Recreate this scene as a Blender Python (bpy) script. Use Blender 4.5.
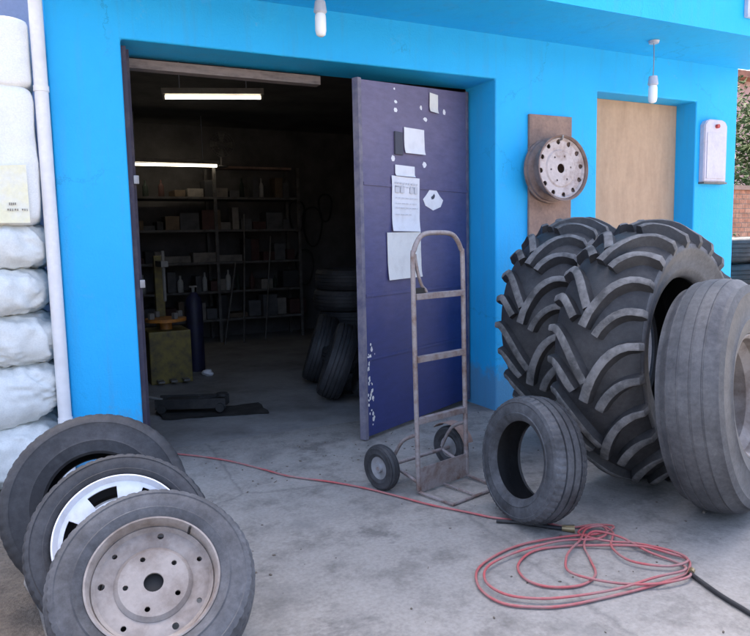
import bpy, bmesh, math, random
from mathutils import Vector, Matrix, noise

for o in list(bpy.data.objects):
    bpy.data.objects.remove(o, do_unlink=True)
scene = bpy.context.scene
COL = scene.collection
PI = math.pi
random.seed(7)

# ------------------------------------------------------------------ camera
cam_data = bpy.data.cameras.new('camera')
cam = bpy.data.objects.new('camera', cam_data)
COL.objects.link(cam)
yaw, pitch, roll, FPX = 0.4632, 0.1109, -0.0211, 683.5
fw = Vector((math.sin(yaw)*math.cos(pitch), math.cos(yaw)*math.cos(pitch), -math.sin(pitch)))
rt = Vector((math.cos(yaw), -math.sin(yaw), 0))
up = rt.cross(fw)
rt2 = math.cos(roll)*rt + math.sin(roll)*up
up2 = -math.sin(roll)*rt + math.cos(roll)*up
m3 = Matrix((rt2, up2, -fw)).transposed()
cam.matrix_world = Matrix.Translation((-0.5466, -4.2962, 1.3482)) @ m3.to_4x4()
cam_data.sensor_fit = 'HORIZONTAL'
cam_data.sensor_width = 36
cam_data.lens = FPX/750*36
cam_data.clip_start = 0.05
cam_data.clip_end = 600
scene.camera = cam

# ------------------------------------------------------------------ world and sun
SUN_EL, SUN_AZ = math.radians(52), math.radians(12)      # azimuth from +Y towards +X
world = bpy.data.worlds.new('World')
scene.world = world
world.use_nodes = True
wn = world.node_tree
bg = wn.nodes['Background']
sky = wn.nodes.new('ShaderNodeTexSky')
sky.sky_type = 'NISHITA'
sky.sun_disc = False
sky.sun_elevation = SUN_EL
sky.sun_rotation = SUN_AZ
sky.air_density = 0.6
sky.dust_density = 6.0
sky.ozone_density = 0.4
wn.links.new(sky.outputs[0], bg.inputs[0])
bg.inputs[1].default_value = 0.15
sd = bpy.data.lights.new('sun', 'SUN')
sd.energy = 3.4
sd.angle = math.radians(0.5)
sd.color = (1.0, 0.95, 0.87)
sun = bpy.data.objects.new('sun', sd)
COL.objects.link(sun)
sdir = Vector((math.sin(SUN_AZ)*math.cos(SUN_EL), math.cos(SUN_AZ)*math.cos(SUN_EL), math.sin(SUN_EL)))
sun.rotation_euler = sdir.to_track_quat('Z', 'Y').to_euler()
scene.view_settings.view_transform = 'Standard'
scene.view_settings.look = 'None'
scene.view_settings.gamma = 1
scene.view_settings.use_curve_mapping = False
scene.view_settings.exposure = 2.85

# ------------------------------------------------------------------ materials
def new_mat(name):
    m = bpy.data.materials.new(name)
    m.use_nodes = True
    nt = m.node_tree
    return m, nt, nt.nodes['Principled BSDF']

def noise_node(nt, scale, detail=4, rough=0.55, stretch=None):
    tc = nt.nodes.new('ShaderNodeTexCoord')
    n = nt.nodes.new('ShaderNodeTexNoise')
    n.inputs['Scale'].default_value = scale
    n.inputs['Detail'].default_value = detail
    n.inputs['Roughness'].default_value = rough
    if stretch:
        mp = nt.nodes.new('ShaderNodeMapping')
        mp.inputs['Scale'].default_value = stretch
        nt.links.new(tc.outputs['Object'], mp.inputs[0])
        nt.links.new(mp.outputs[0], n.inputs['Vector'])
    else:
        nt.links.new(tc.outputs['Object'], n.inputs['Vector'])
    return n

def ramp(nt, src, stops):
    r = nt.nodes.new('ShaderNodeValToRGB')
    e = r.color_ramp.elements
    while len(e) < len(stops): e.new(0.5)
    for i, (p, c) in enumerate(stops):
        e[i].position = p
        e[i].color = (c[0], c[1], c[2], 1) if not isinstance(c, (int, float)) else (c, c, c, 1)
    nt.links.new(src, r.inputs[0])
    return r

def mixc(nt, fac, a, b, mode='MIX'):
    x = nt.nodes.new('ShaderNodeMix')
    x.data_type = 'RGBA'; x.blend_type = mode
    for sock, v in ((x.inputs[0], fac), (x.inputs[6], a), (x.inputs[7], b)):
        if hasattr(v, 'is_output'): nt.links.new(v, sock)
        elif isinstance(v, (int, float)): sock.default_value = v
        else: sock.default_value = (*v, 1)
    return x.outputs[2]

def bump(nt, b, src, strength, dist=0.01):
    bp = nt.nodes.new('ShaderNodeBump')
    bp.inputs['Strength'].default_value = strength
    bp.inputs['Distance'].default_value = dist
    nt.links.new(src, bp.inputs['Height'])
    nt.links.new(bp.outputs[0], b.inputs['Normal'])

def dirty(name, base, dirt, scale=4, lo=0.45, hi=0.7, rough=0.6, metal=0, fine=40, bstr=0.2, bdist=0.003, stretch=None, spec=0.4):
    """base colour with irregular dirt or wear patches and a fine surface bump"""
    m, nt, b = new_mat(name)
    n1 = noise_node(nt, scale, 6, 0.65, stretch)
    n2 = noise_node(nt, fine, 4, 0.6)
    f = ramp(nt, n1.outputs['Fac'], [(lo, 0), (hi, 1)])
    c = mixc(nt, f.outputs[0], base, dirt)
    v = ramp(nt, n2.outputs['Fac'], [(0.3, 1-0.35*bstr), (0.7, 1+0.2*bstr)])
    c = mixc(nt, 1.0, c, v.outputs[0], 'MULTIPLY')
    nt.links.new(c, b.inputs['Base Color'])
    b.inputs['Roughness'].default_value = rough
    b.inputs['Metallic'].default_value = metal
    b.inputs['Specular IOR Level'].default_value = spec
    bump(nt, b, n2.outputs['Fac'], bstr, bdist)
    return m

def plain(name, col, rough=0.5, metal=0, emit=0):
    m, nt, b = new_mat(name)
    b.inputs['Base Color'].default_value = (*col, 1)
    b.inputs['Roughness'].default_value = rough
    b.inputs['Metallic'].default_value = metal
    if emit:
        b.inputs['Emission Color'].default_value = (*col, 1)
        b.inputs['Emission Strength'].default_value = emit
    return m

def wall_paint():
    m, nt, b = new_mat('blue_wall_paint')
    n1 = noise_node(nt, 1.3, 5, 0.6)
    n2 = noise_node(nt, 9, 6, 0.7)
    n3 = noise_node(nt, 2.6, 5, 0.65, (6, 6, 0.5))
    n4 = noise_node(nt, 70, 3, 0.6)
    c = ramp(nt, n1.outputs['Fac'], [(0.3, (0.016, 0.425, 0.84)), (0.7, (0.024, 0.48, 0.90))]).outputs[0]
    s = ramp(nt, n3.outputs['Fac'], [(0.52, 0), (0.78, 0.28)])
    c = mixc(nt, s.outputs[0], c, (0.10, 0.30, 0.52))
    s2 = ramp(nt, n2.outputs['Fac'], [(0.58, 0), (0.74, 0.30)])
    c = mixc(nt, s2.outputs[0], c, (0.12, 0.40, 0.78))
    # sparse hairline cracks and scuffs in the plaster
    tcw = nt.nodes.new('ShaderNodeTexCoord')
    vw = nt.nodes.new('ShaderNodeTexVoronoi'); vw.feature = 'DISTANCE_TO_EDGE'; vw.inputs['Scale'].default_value = 0.9
    nt.links.new(mixc(nt, 0.22, tcw.outputs['Object'], n2.outputs['Color'], 'ADD'), vw.inputs['Vector'])
    cw = ramp(nt, vw.outputs['Distance'], [(0.0, 0.5), (0.005, 0)])
    mk = ramp(nt, n1.outputs['Fac'], [(0.50, 0), (0.60, 1)])
    c = mixc(nt, mixc(nt, 1, cw.outputs[0], mk.outputs[0], 'MULTIPLY'), c, (0.01, 0.20, 0.42))
    sc = noise_node(nt, 3.2, 8, 0.8)
    sf = ramp(nt, sc.outputs['Fac'], [(0.63, 0), (0.67, 0.35)])
    c = mixc(nt, sf.outputs[0], c, (0.20, 0.48, 0.74))
    # splashed dirt just above the ground
    geo = nt.nodes.new('ShaderNodeNewGeometry')
    sx = nt.nodes.new('ShaderNodeSeparateXYZ'); nt.links.new(geo.outputs['Position'], sx.inputs[0])
    ad = nt.nodes.new('ShaderNodeMath'); ad.operation = 'MULTIPLY_ADD'
    nt.links.new(n2.outputs['Fac'], ad.inputs[0]); ad.inputs[1].default_value = -0.5; nt.links.new(sx.outputs[2], ad.inputs[2])
    d = ramp(nt, ad.outputs[0], [(0.0, 0.45), (0.12, 0)])
    c = mixc(nt, d.outputs[0], c, (0.20, 0.20, 0.20))
    nt.links.new(c, b.inputs['Base Color'])
    b.inputs['Roughness'].default_value = 0.55
    b.inputs['Specular IOR Level'].default_value = 0.3
    ad2 = nt.nodes.new('ShaderNodeMath'); ad2.operation = 'MULTIPLY_ADD'
    nt.links.new(n2.outputs['Fac'], ad2.inputs[0]); ad2.inputs[1].default_value = 2.0; nt.links.new(n4.outputs['Fac'], ad2.inputs[2])
    bump(nt, b, ad2.outputs[0], 0.35, 0.006)
    return m

def concrete():
    m, nt, b = new_mat('worn_concrete')
    n1 = noise_node(nt, 0.9, 6, 0.6)
    n2 = noise_node(nt, 5, 8, 0.7)
    n3 = noise_node(nt, 60, 4, 0.7)
    n4 = noise_node(nt, 2.0, 5, 0.6)
    c = ramp(nt, n1.outputs['Fac'], [(0.3, (0.240, 0.226, 0.208)), (0.7, (0.308, 0.285, 0.255))]).outputs[0]
    s = ramp(nt, n2.outputs['Fac'], [(0.32, 0.50), (0.5, 0.98), (0.72, 1.18)])
    c = mixc(nt, 0.75, c, s.outputs[0], 'MULTIPLY')
    g = ramp(nt, n3.outputs['Fac'], [(0.3, 0.80), (0.65, 1.1)])
    c = mixc(nt, 0.9, c, g.outputs[0], 'MULTIPLY')
    o = ramp(nt, n4.outputs['Fac'], [(0.55, 0), (0.74, 0.62)])
    c = mixc(nt, o.outputs[0], c, (0.13, 0.125, 0.12))
    n5 = noise_node(nt, 1.35, 7, 0.72, (1, 1.25, 1))
    o2 = ramp(nt, n5.outputs['Fac'], [(0.585, 0), (0.66, 0.6)])
    c = mixc(nt, o2.outputs[0], c, (0.085, 0.08, 0.075))
    # fine cracks
    tc = nt.nodes.new('ShaderNodeTexCoord')
    vo = nt.nodes.new('ShaderNodeTexVoronoi'); vo.feature = 'DISTANCE_TO_EDGE'; vo.inputs['Scale'].default_value = 0.45
    wob = mixc(nt, 0.12, tc.outputs['Object'], n2.outputs['Color'], 'ADD')
    nt.links.new(wob, vo.inputs['Vector'])
    cr = ramp(nt, vo.outputs['Distance'], [(0.0, 0.45), (0.006, 0)])
    c = mixc(nt, cr.outputs[0], c, (0.10, 0.095, 0.09))
    nt.links.new(c, b.inputs['Base Color'])
    b.inputs['Roughness'].default_value = 0.85
    b.inputs['Specular IOR Level'].default_value = 0.25
    bump(nt, b, n3.outputs['Fac'], 0.35, 0.006)
    return m

def rubber(name, dark=0.028, dust=(0.15, 0.14, 0.135), amount=0.5, scale=5):
    m, nt, b = new_mat(name)
    n1 = noise_node(nt, scale, 7, 0.7)
    n2 = noise_node(nt, 45, 5, 0.7)
    f = ramp(nt, n1.outputs['Fac'], [(0.62-amount*0.45, 0.08), (0.95-amount*0.4, 0.95)])
    c = mixc(nt, f.outputs[0], (dark, dark, dark*1.08), dust)
    g = ramp(nt, n2.outputs['Fac'], [(0.3, 0.7), (0.7, 1.2)])
    c = mixc(nt, 1, c, g.outputs[0], 'MULTIPLY')
    nt.links.new(c, b.inputs['Base Color'])
    b.inputs['Roughness'].default_value = 0.62
    b.inputs['Specular IOR Level'].default_value = 0.45
    bump(nt, b, n2.outputs['Fac'], 0.22, 0.003)
    return m

M = {}
M['wall'] = wall_paint()
M['concrete'] = concrete()
M['shopfloor'] = dirty('oily_concrete', (0.27, 0.26, 0.25), (0.12, 0.115, 0.11), 1.6, 0.4, 0.7, 0.6, 0, 30, 0.3)
M['soil'] = dirty('dry_soil', (0.17, 0.14, 0.11), (0.11, 0.09, 0.07), 5, 0.4, 0.65, 0.95, 0, 50, 0.8, 0.015)
M['inside'] = dirty('dark_plaster', (0.10, 0.094, 0.094), (0.05, 0.047, 0.047), 2, 0.35, 0.65, 0.9)  # dark grey room lining with patches of deeper grey
M['cardboard'] = dirty('brown_board', (0.54, 0.36, 0.235), (0.45, 0.295, 0.19), 2.5, 0.4, 0.7, 0.85, 0, 30, 0.15, 0.002, (5, 5, 1))
M['rust_board'] = dirty('weathered_board', (0.36, 0.235, 0.18), (0.23, 0.155, 0.13), 6, 0.4, 0.65, 0.85, 0, 40, 0.35)
M['pipe'] = dirty('white_pipe', (0.84, 0.82, 0.81), (0.66, 0.62, 0.60), 5, 0.5, 0.8, 0.5)
M['navy'] = None
M['plank'] = dirty('grey_plank', (0.25, 0.21, 0.20), (0.14, 0.115, 0.11), 6, 0.45, 0.7, 0.8, 0, 30, 0.3, 0.003, (1, 6, 6))
M['stile'] = dirty('worn_door_edge', (0.20, 0.18, 0.21), (0.10, 0.095, 0.15), 9, 0.4, 0.65, 0.7)
M['frame_purple'] = dirty('dark_door_frame', (0.045, 0.038, 0.06), (0.11, 0.085, 0.09), 8, 0.5, 0.75, 0.7)
M['paper'] = dirty('aged_paper', (0.78, 0.77, 0.79), (0.66, 0.64, 0.64), 8, 0.5, 0.75, 0.8, 0, 60, 0.1)
M['paper_cream'] = dirty('cream_paper', (0.74, 0.71, 0.66), (0.62, 0.58, 0.53), 8, 0.5, 0.75, 0.8, 0, 60, 0.1)
M['print'] = plain('faded_ink', (0.60, 0.59, 0.61), 0.8)
M['ink'] = plain('dark_ink', (0.06, 0.06, 0.08), 0.7)
M['tyre'] = rubber('dusty_tyre_rubber', 0.026, (0.125, 0.127, 0.136), 0.52, 5)
M['tyre_dark'] = rubber('dark_tyre_rubber', 0.022, (0.075, 0.075, 0.08), 0.38, 5)
M['tyre_pt'] = rubber('bluish_tyre_rubber', 0.024, (0.115, 0.12, 0.13), 0.48, 6)
M['tyre_shop'] = rubber('dark_stored_rubber', 0.018, (0.05, 0.05, 0.053), 0.42, 5)  # darker rubber for the tyres kept indoors
M['tyre_grey'] = rubber('grey_worn_tyre_rubber', 0.045, (0.125, 0.122, 0.122), 0.6, 4)
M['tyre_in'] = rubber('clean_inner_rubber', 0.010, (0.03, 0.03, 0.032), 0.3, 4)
M['tractor'] = rubber('tractor_tyre_rubber', 0.018, (0.06, 0.058, 0.058), 0.45, 3.5)
M['tractor_side'] = rubber('tractor_sidewall_rubber', 0.045, (0.135, 0.133, 0.136), 0.55, 3)
M['lug_top'] = dirty('scuffed_lug_rubber', (0.19, 0.182, 0.175), (0.065, 0.063, 0.061), 9, 0.38, 0.62, 0.85, 0, 50, 0.4)
M['steel_rust'] = dirty('rusty_painted_steel', (0.29, 0.255, 0.23), (0.13, 0.095, 0.075), 7, 0.44, 0.74, 0.65, 0.0, 50, 0.3)
M['steel_rust2'] = dirty('rusty_rim_barrel', (0.27, 0.19, 0.16), (0.16, 0.10, 0.08), 8, 0.42, 0.70, 0.7, 0.0, 50, 0.3)
M['rim_wall'] = dirty('pinkish_worn_rim', (0.56, 0.48, 0.45), (0.30, 0.20, 0.16), 9, 0.5, 0.76, 0.6, 0.0, 50, 0.3)
M['rim_white'] = dirty('white_rim_paint', (0.78, 0.78, 0.80), (0.60, 0.57, 0.55), 9, 0.55, 0.8, 0.4)
M['black'] = plain('black_void_shade', (0.012, 0.011, 0.010), 0.7)  # flat black: small dark parts, and painted shade inside wheel openings
M['truck_metal'] = dirty('rusty_grey_tube', (0.30, 0.26, 0.25), (0.17, 0.10, 0.075), 14, 0.45, 0.7, 0.55, 0.3, 60, 0.3)
M['grey_metal'] = dirty('grey_galvanised', (0.34, 0.34, 0.35), (0.2, 0.19, 0.18), 10, 0.45, 0.7, 0.5, 0.5)
M['hose_red'] = dirty('faded_red_hose', (0.44, 0.085, 0.085), (0.31, 0.18, 0.165), 5, 0.40, 0.66, 0.55)
M['hose_black'] = dirty('black_hose', (0.02, 0.02, 0.022), (0.06, 0.055, 0.05), 9, 0.5, 0.8, 0.6)
M['brass'] = dirty('dull_brass', (0.40, 0.30, 0.16), (0.22, 0.17, 0.10), 20, 0.4, 0.7, 0.45, 0.7)
M['sack'] = dirty('white_woven_plastic', (0.86, 0.86, 0.83), (0.74, 0.75, 0.73), 5, 0.5, 0.8, 0.45, 0, 120, 0.25, 0.002)
M['sack_grey'] = dirty('greyish_white_plastic', (0.78, 0.79, 0.75), (0.60, 0.61, 0.58), 5, 0.45, 0.75, 0.45, 0, 120, 0.25, 0.002)  # a little greyer than the plastic of the upper sacks
M['sack_yellow'] = dirty('yellow_print', (0.86, 0.82, 0.58), (0.84, 0.83, 0.74), 9, 0.45, 0.7, 0.5)
M['sack_ink'] = plain('grey_brown_ink', (0.28, 0.25, 0.20), 0.8)
M['lilac'] = dirty('lilac_grey_plaster', (0.42, 0.43, 0.54), (0.36, 0.37, 0.46), 3, 0.4, 0.7, 0.8)
M['pink_wall'] = dirty('pinkish_plaster', (0.55, 0.36, 0.34), (0.45, 0.28, 0.26), 3, 0.4, 0.7, 0.85)
M['roof'] = dirty('clay_roof', (0.33, 0.15, 0.10), (0.22, 0.10, 0.07), 6, 0.4, 0.7, 0.85)
M['glass'] = plain('dark_window_glass', (0.05, 0.06, 0.07), 0.1)
M['meter'] = dirty('pale_lilac_metal', (0.62, 0.58, 0.66), (0.50, 0.45, 0.47), 7, 0.5, 0.8, 0.5)
M['red'] = plain('red_plastic', (0.5, 0.06, 0.05), 0.5)
M['bulb'] = plain('white_bulb_glass', (0.90, 0.92, 0.92), 0.25)
M['socket'] = dirty('grey_socket', (0.55, 0.58, 0.66), (0.4, 0.42, 0.5), 20, 0.4, 0.7, 0.5)
M['wire'] = plain('grey_cord', (0.25, 0.27, 0.33), 0.6)
M['tube'] = plain('lit_tube', (1.0, 0.90, 0.70), 0.3, 0, 1.5)
M['fixture'] = dirty('dusty_fixture', (0.20, 0.19, 0.17), (0.12, 0.11, 0.10), 8, 0.4, 0.7, 0.6)
M['sign_white'] = dirty('white_sign_paint', (0.82, 0.83, 0.83), (0.7, 0.72, 0.72), 5, 0.5, 0.8, 0.5)
M['shelf_metal'] = dirty('dark_shelf_steel', (0.11, 0.105, 0.10), (0.05, 0.04, 0.035), 8, 0.4, 0.7, 0.6)
M['leaf'] = dirty('hedge_leaf', (0.022, 0.045, 0.012), (0.045, 0.06, 0.018), 3, 0.4, 0.7, 0.85, spec=0.12)
M['leaf2'] = dirty('dark_leaf', (0.014, 0.028, 0.010), (0.03, 0.04, 0.014), 3, 0.4, 0.7, 0.85, spec=0.12)
M['bark'] = dirty('bark', (0.14, 0.10, 0.07), (0.07, 0.05, 0.04), 12, 0.4, 0.7, 0.9)
M['dead_wood'] = dirty('pale_dead_wood', (0.62, 0.50, 0.44), (0.42, 0.32, 0.27), 12, 0.4, 0.7, 0.9)
M['yellow'] = dirty('greasy_yellow_paint', (0.20, 0.15, 0.03), (0.07, 0.055, 0.03), 9, 0.4, 0.7, 0.55)
M['orange'] = dirty('greasy_orange_paint', (0.55, 0.20, 0.03), (0.16, 0.08, 0.03), 9, 0.45, 0.75, 0.55)
M['blue_drum'] = dirty('dark_blue_steel', (0.014, 0.014, 0.045), (0.012, 0.012, 0.02), 9, 0.4, 0.7, 0.55)
M['mat'] = dirty('black_mat', (0.02, 0.019, 0.018), (0.05, 0.046, 0.042), 7, 0.45, 0.7, 0.8)
M['purple_fan'] = dirty('dark_grey_plastic', (0.15, 0.14, 0.14), (0.07, 0.065, 0.06), 9, 0.4, 0.7, 0.5)
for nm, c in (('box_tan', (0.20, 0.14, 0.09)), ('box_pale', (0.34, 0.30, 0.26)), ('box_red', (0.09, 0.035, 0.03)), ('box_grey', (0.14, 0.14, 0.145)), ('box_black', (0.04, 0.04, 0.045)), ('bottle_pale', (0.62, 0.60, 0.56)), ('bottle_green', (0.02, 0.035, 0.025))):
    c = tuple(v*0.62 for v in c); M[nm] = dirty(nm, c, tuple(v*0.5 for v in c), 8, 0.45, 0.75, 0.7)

def navy_door():
    m, nt, b = new_mat('navy_door_paint')
    n1 = noise_node(nt, 2.2, 6, 0.65)
    n2 = noise_node(nt, 7, 7, 0.75, (1.0, 1, 3.2))
    n3 = noise_node(nt, 22, 6, 0.75)
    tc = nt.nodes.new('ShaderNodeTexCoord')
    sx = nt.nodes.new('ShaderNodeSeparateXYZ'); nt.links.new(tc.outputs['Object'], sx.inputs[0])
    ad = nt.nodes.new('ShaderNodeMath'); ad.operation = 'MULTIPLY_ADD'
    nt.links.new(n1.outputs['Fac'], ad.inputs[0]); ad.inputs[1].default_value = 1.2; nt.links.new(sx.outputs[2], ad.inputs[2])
    # colour turns paler and more purple towards the top of the leaf
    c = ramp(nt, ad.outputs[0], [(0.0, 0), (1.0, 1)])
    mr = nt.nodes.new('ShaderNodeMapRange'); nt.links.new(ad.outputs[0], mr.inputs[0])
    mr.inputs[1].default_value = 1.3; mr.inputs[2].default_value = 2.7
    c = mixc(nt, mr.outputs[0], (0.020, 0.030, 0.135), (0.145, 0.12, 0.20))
    s = ramp(nt, n2.outputs['Fac'], [(0.35, 0.84), (0.65, 1.12)])
    c = mixc(nt, 1, c, s.outputs[0], 'MULTIPLY')
    w = ramp(nt, n3.outputs['Fac'], [(0.62, 0), (0.72, 0.35)])
    c = mixc(nt, w.outputs[0], c, (0.20, 0.19, 0.25))
    nt.links.new(c, b.inputs['Base Color'])
    b.inputs['Roughness'].default_value = 0.5
    bump(nt, b, n2.outputs['Fac'], 0.2, 0.004)
    return m
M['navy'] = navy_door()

def brick_mat():
    m, nt, b = new_mat('rough_red_brick')
    tc = nt.nodes.new('ShaderNodeTexCoord')
    mp = nt.nodes.new('ShaderNodeMapping'); mp.inputs['Rotation'].default_value = (PI/2, 0, 0)
    nt.links.new(tc.outputs['Object'], mp.inputs[0])
    br = nt.nodes.new('ShaderNodeTexBrick')
    br.inputs['Scale'].default_value = 4
    br.inputs['Color1'].default_value = (0.42, 0.17, 0.10, 1)
    br.inputs['Color2'].default_value = (0.50, 0.25, 0.16, 1)
    br.inputs['Mortar'].default_value = (0.20, 0.15, 0.12, 1)
    nt.links.new(mp.outputs[0], br.inputs[0])
    n = noise_node(nt, 14, 5, 0.7)
    g = ramp(nt, n.outputs['Fac'], [(0.3, 0.5), (0.65, 1.2)])
    nt.links.new(mixc(nt, 1, br.outputs[0], g.outputs[0], 'MULTIPLY'), b.inputs['Base Color'])
    b.inputs['Roughness'].default_value = 0.9
    return m
M['brick'] = brick_mat()

# ------------------------------------------------------------------ helpers
def props(o, label=None, cat=None, group=None, kind=None):
    if label: o['label'] = label
    if cat: o['category'] = cat
    if group: o['group'] = group
    if kind: o['kind'] = kind
    return o

def link(name, bm, mats, parent=None, smooth=False, angle=None):
    bmesh.ops.recalc_face_normals(bm, faces=bm.faces[:])
    me = bpy.data.meshes.new(name)
    bm.to_mesh(me); bm.free()
    if not isinstance(mats, (list, tuple)): mats = [mats]
    for m in mats: me.materials.append(m)
    if smooth:
        for p in me.polygons: p.use_smooth = True
        if angle: me.set_sharp_from_angle(angle=math.radians(angle))
    o = bpy.data.objects.new(name, me)
    COL.objects.link(o)
    if parent: o.parent = parent
    return o

def thing(name, label, cat, loc=(0, 0, 0), rotz=0, group=None):
    o = bpy.data.objects.new(name, None)
    o.empty_display_size = 0.1
    COL.objects.link(o)
    o.location = loc; o.rotation_euler = (0, 0, rotz)
    return props(o, label, cat, group)

def box(bm, a, b, mi=0, bevel=0):
    x0, y0, z0 = a; x1, y1, z1 = b
    vs = [bm.verts.new(p) for p in ((x0,y0,z0),(x1,y0,z0),(x1,y1,z0),(x0,y1,z0),(x0,y0,z1),(x1,y0,z1),(x1,y1,z1),(x0,y1,z1))]
    fs = [bm.faces.new([vs[i] for i in f]) for f in ((0,3,2,1),(4,5,6,7),(0,1,5,4),(1,2,6,5),(2,3,7,6),(3,0,4,7))]
    for f in fs: f.material_index = mi
    if bevel:
        es = set(e for f in fs for e in f.edges)
        r = bmesh.ops.bevel(bm, geom=list(es), offset=bevel, segments=2, affect='EDGES', profile=0.7)
        for f in r['faces']: f.material_index = mi
    return vs

def tube(bm, pts, r, n=10, mi=0, caps=True, closed=False):
    pts = [Vector(p) for p in pts]
    rings = []
    t0 = None; u = None
    for i, p in enumerate(pts):
        if closed: t = (pts[(i+1) % len(pts)] - pts[i-1]).normalized()
        else: t = (pts[min(i+1, len(pts)-1)] - pts[max(i-1, 0)]).normalized()
        if u is None:
            u = t.orthogonal().normalized()
        else:
            u = (u - t*u.dot(t))
            u = u.normalized() if u.length > 1e-6 else t.orthogonal().normalized()
        v = t.cross(u)
        rr = r[i] if isinstance(r, (list, tuple)) else r
        rings.append([bm.verts.new(p + rr*(math.cos(2*PI*k/n)*u + math.sin(2*PI*k/n)*v)) for k in range(n)])
    m = len(rings)
    for i in range(m if closed else m-1):
        a, b = rings[i], rings[(i+1) % m]
        for k in range(n):
            f = bm.faces.new((a[k], a[(k+1) % n], b[(k+1) % n], b[k])); f.material_index = mi
    if caps and not closed:
        for rg in (rings[0], rings[-1]):
            f = bm.faces.new(rg); f.material_index = mi

def smooth_path(pts, sub=5):
    P = [Vector(p) for p in pts]
    out = []
    for i in range(len(P)-1):
        p0, p1, p2, p3 = P[max(i-1, 0)], P[i], P[i+1], P[min(i+2, len(P)-1)]
        for k in range(sub):
            t = k/sub
            out.append(0.5*((2*p1) + (p2-p0)*t + (2*p0-5*p1+4*p2-p3)*t*t + (3*p1-p0-3*p2+p3)*t**3))
    out.append(P[-1])
    return out

def lathe(bm, prof, n=96, closed=True, mi=0, fn=None, mis=None):
    """prof: list of (radius, z) revolved about local Z"""
    rings = []
    for j in range(n):
        a = 2*PI*j/n
        ring = []
        for i, (r, z) in enumerate(prof):
            if fn: r, z = fn(j, i, r, z)
            ring.append(bm.verts.new((r*math.cos(a), r*math.sin(a), z)))
        rings.append(ring)
    L = len(prof)
    for j in range(n):
        a, b = rings[j], rings[(j+1) % n]
        for i in range(L if closed else L-1):
            k = (i+1) % L
            f = bm.faces.new((a[i], a[k], b[k], b[i]))
            f.material_index = mis[i] if mis else mi
    return rings

def frame_from_axis(center, axis, spin=0):
    z = Vector(axis).normalized()
    x = Vector((0, 0, 1)).cross(z)
    if x.length < 1e-4: x = Vector((1, 0, 0))
    x.normalize(); y = z.cross(x)
    m = Matrix((x, y, z)).transposed().to_4x4()
    return Matrix.Translation(center) @ m @ Matrix.Rotation(spin, 4, 'Z')

def stand(o, xy, axis, R, w, spin=0, z0=0):
    n = Vector(axis).normalized()
    z = R*math.sqrt(max(0, 1-n.z**2)) + w/2*abs(n.z) + z0 - 0.004
    o.matrix_world = frame_from_axis((xy[0], xy[1], z), n, spin)
    return z

def dup(root, label=None, group=None):
    r = root.copy(); COL.objects.link(r)
    if label: r['label'] = label
    if group: r['group'] = group
    for ch in list(root.children):
        c = ch.copy(); COL.objects.link(c); c.parent = r
        for g in ch.children:
            d = g.copy(); COL.objects.link(d); d.parent = c
    return r

def grid_wall(bm, xs, zs, y0, y1, hole):
    """solid wall made of cells, no inner faces; hole(i,j) says a cell is open"""
    nx, nz = len(xs)-1, len(zs)-1
    V = {}
    def v(i, j, s):
        k = (i, j, s)
        if k not in V: V[k] = bm.verts.new((xs[i], y1 if s else y0, zs[j]))
        return V[k]
    def solid(i, j): return 0 <= i < nx and 0 <= j < nz and not hole(i, j)
    for i in range(nx):
        for j in range(nz):
            if not solid(i, j): continue
            bm.faces.new((v(i,j,0), v(i+1,j,0), v(i+1,j+1,0), v(i,j+1,0)))
            bm.faces.new((v(i,j,1), v(i,j+1,1), v(i+1,j+1,1), v(i+1,j,1)))
            for (di, dj, a, b) in ((-1,0,(i,j),(i,j+1)), (1,0,(i+1,j),(i+1,j+1)), (0,-1,(i,j),(i+1,j)), (0,1,(i,j+1),(i+1,j+1))):
                if not solid(i+di, j+dj):
                    bm.faces.new((v(*a,0), v(*b,0), v(*b,1), v(*a,1)))

# ------------------------------------------------------------------ ground
bm = bmesh.new()
bmesh.ops.create_grid(bm, x_segments=8, y_segments=8, size=250)
props(link('ground', bm, M['soil']), kind='structure')
bm = bmesh.new()
edge = [(-0.86, 0.3), (-0.80, -0.1), (-0.772, -0.265), (-0.72, -0.6), (-0.70, -0.82), (-0.655, -1.1), (-0.662, -1.3), (-0.61, -1.55), (-0.589, -1.776), (-0.55, -2.2), (-0.62, -2.8), (-0.7, -4), (-0.8, -8)]
pl = [bm.verts.new((x, y, 0.004)) for x, y in edge] + [bm.verts.new(p) for p in ((16, -8, 0.004), (16, 0.02, 0.004), (5.2, 0.02, 0.004), (5.2, 0.3, 0.004))]
bm.faces.new(pl)
props(link('concrete_apron', bm, M['concrete']), kind='structure')
bm = bmesh.new()
box(bm, (-0.2, 0.3, -0.02), (5.2, 5.8, 0.004))
props(link('workshop_floor', bm, M['shopfloor']), kind='structure')

# ------------------------------------------------------------------ building
XL, XB, XW1, XW2, XR = -0.394, 2.647, 3.670, 4.844, 5.394
HD, HW, ZS = 2.54, 2.527, 2.858
bld = thing('tyre_workshop', 'bright blue plastered tyre workshop with open doorway and jutting upper storey', 'building', (0, 0, 0))
bm = bmesh.new()
grid_wall(bm, [XL, 0, XB, XW1, XW2, XR], [-0.05, 0.9, HW, HD, ZS, 4.6], 0, 0.4,
          lambda i, j: (i == 1 and j <= 2) or (i == 3 and j == 1))
fwall = link('front_wall', bm, M['wall'], bld)
md = fwall.modifiers.new('soft_edges', 'BEVEL'); md.width = 0.012; md.segments = 3; md.limit_method = 'ANGLE'; md.angle_limit = 1.0
bm = bmesh.new()
grid_wall(bm, [XL, 5.52], [ZS, 4.6], -0.724, -0.002, lambda i, j: False)
link('canopy', bm, M['wall'], bld)
bm = bmesh.new()
box(bm, (XL, 0.402, -0.05), (XL+0.2, 6.0, 4.6)); box(bm, (XR-0.2, 0.402, -0.05), (XR, 6.0, 4.6)); box(bm, (XL+0.202, 5.8, -0.05), (XR-0.202, 6.0, 4.6))
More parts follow.
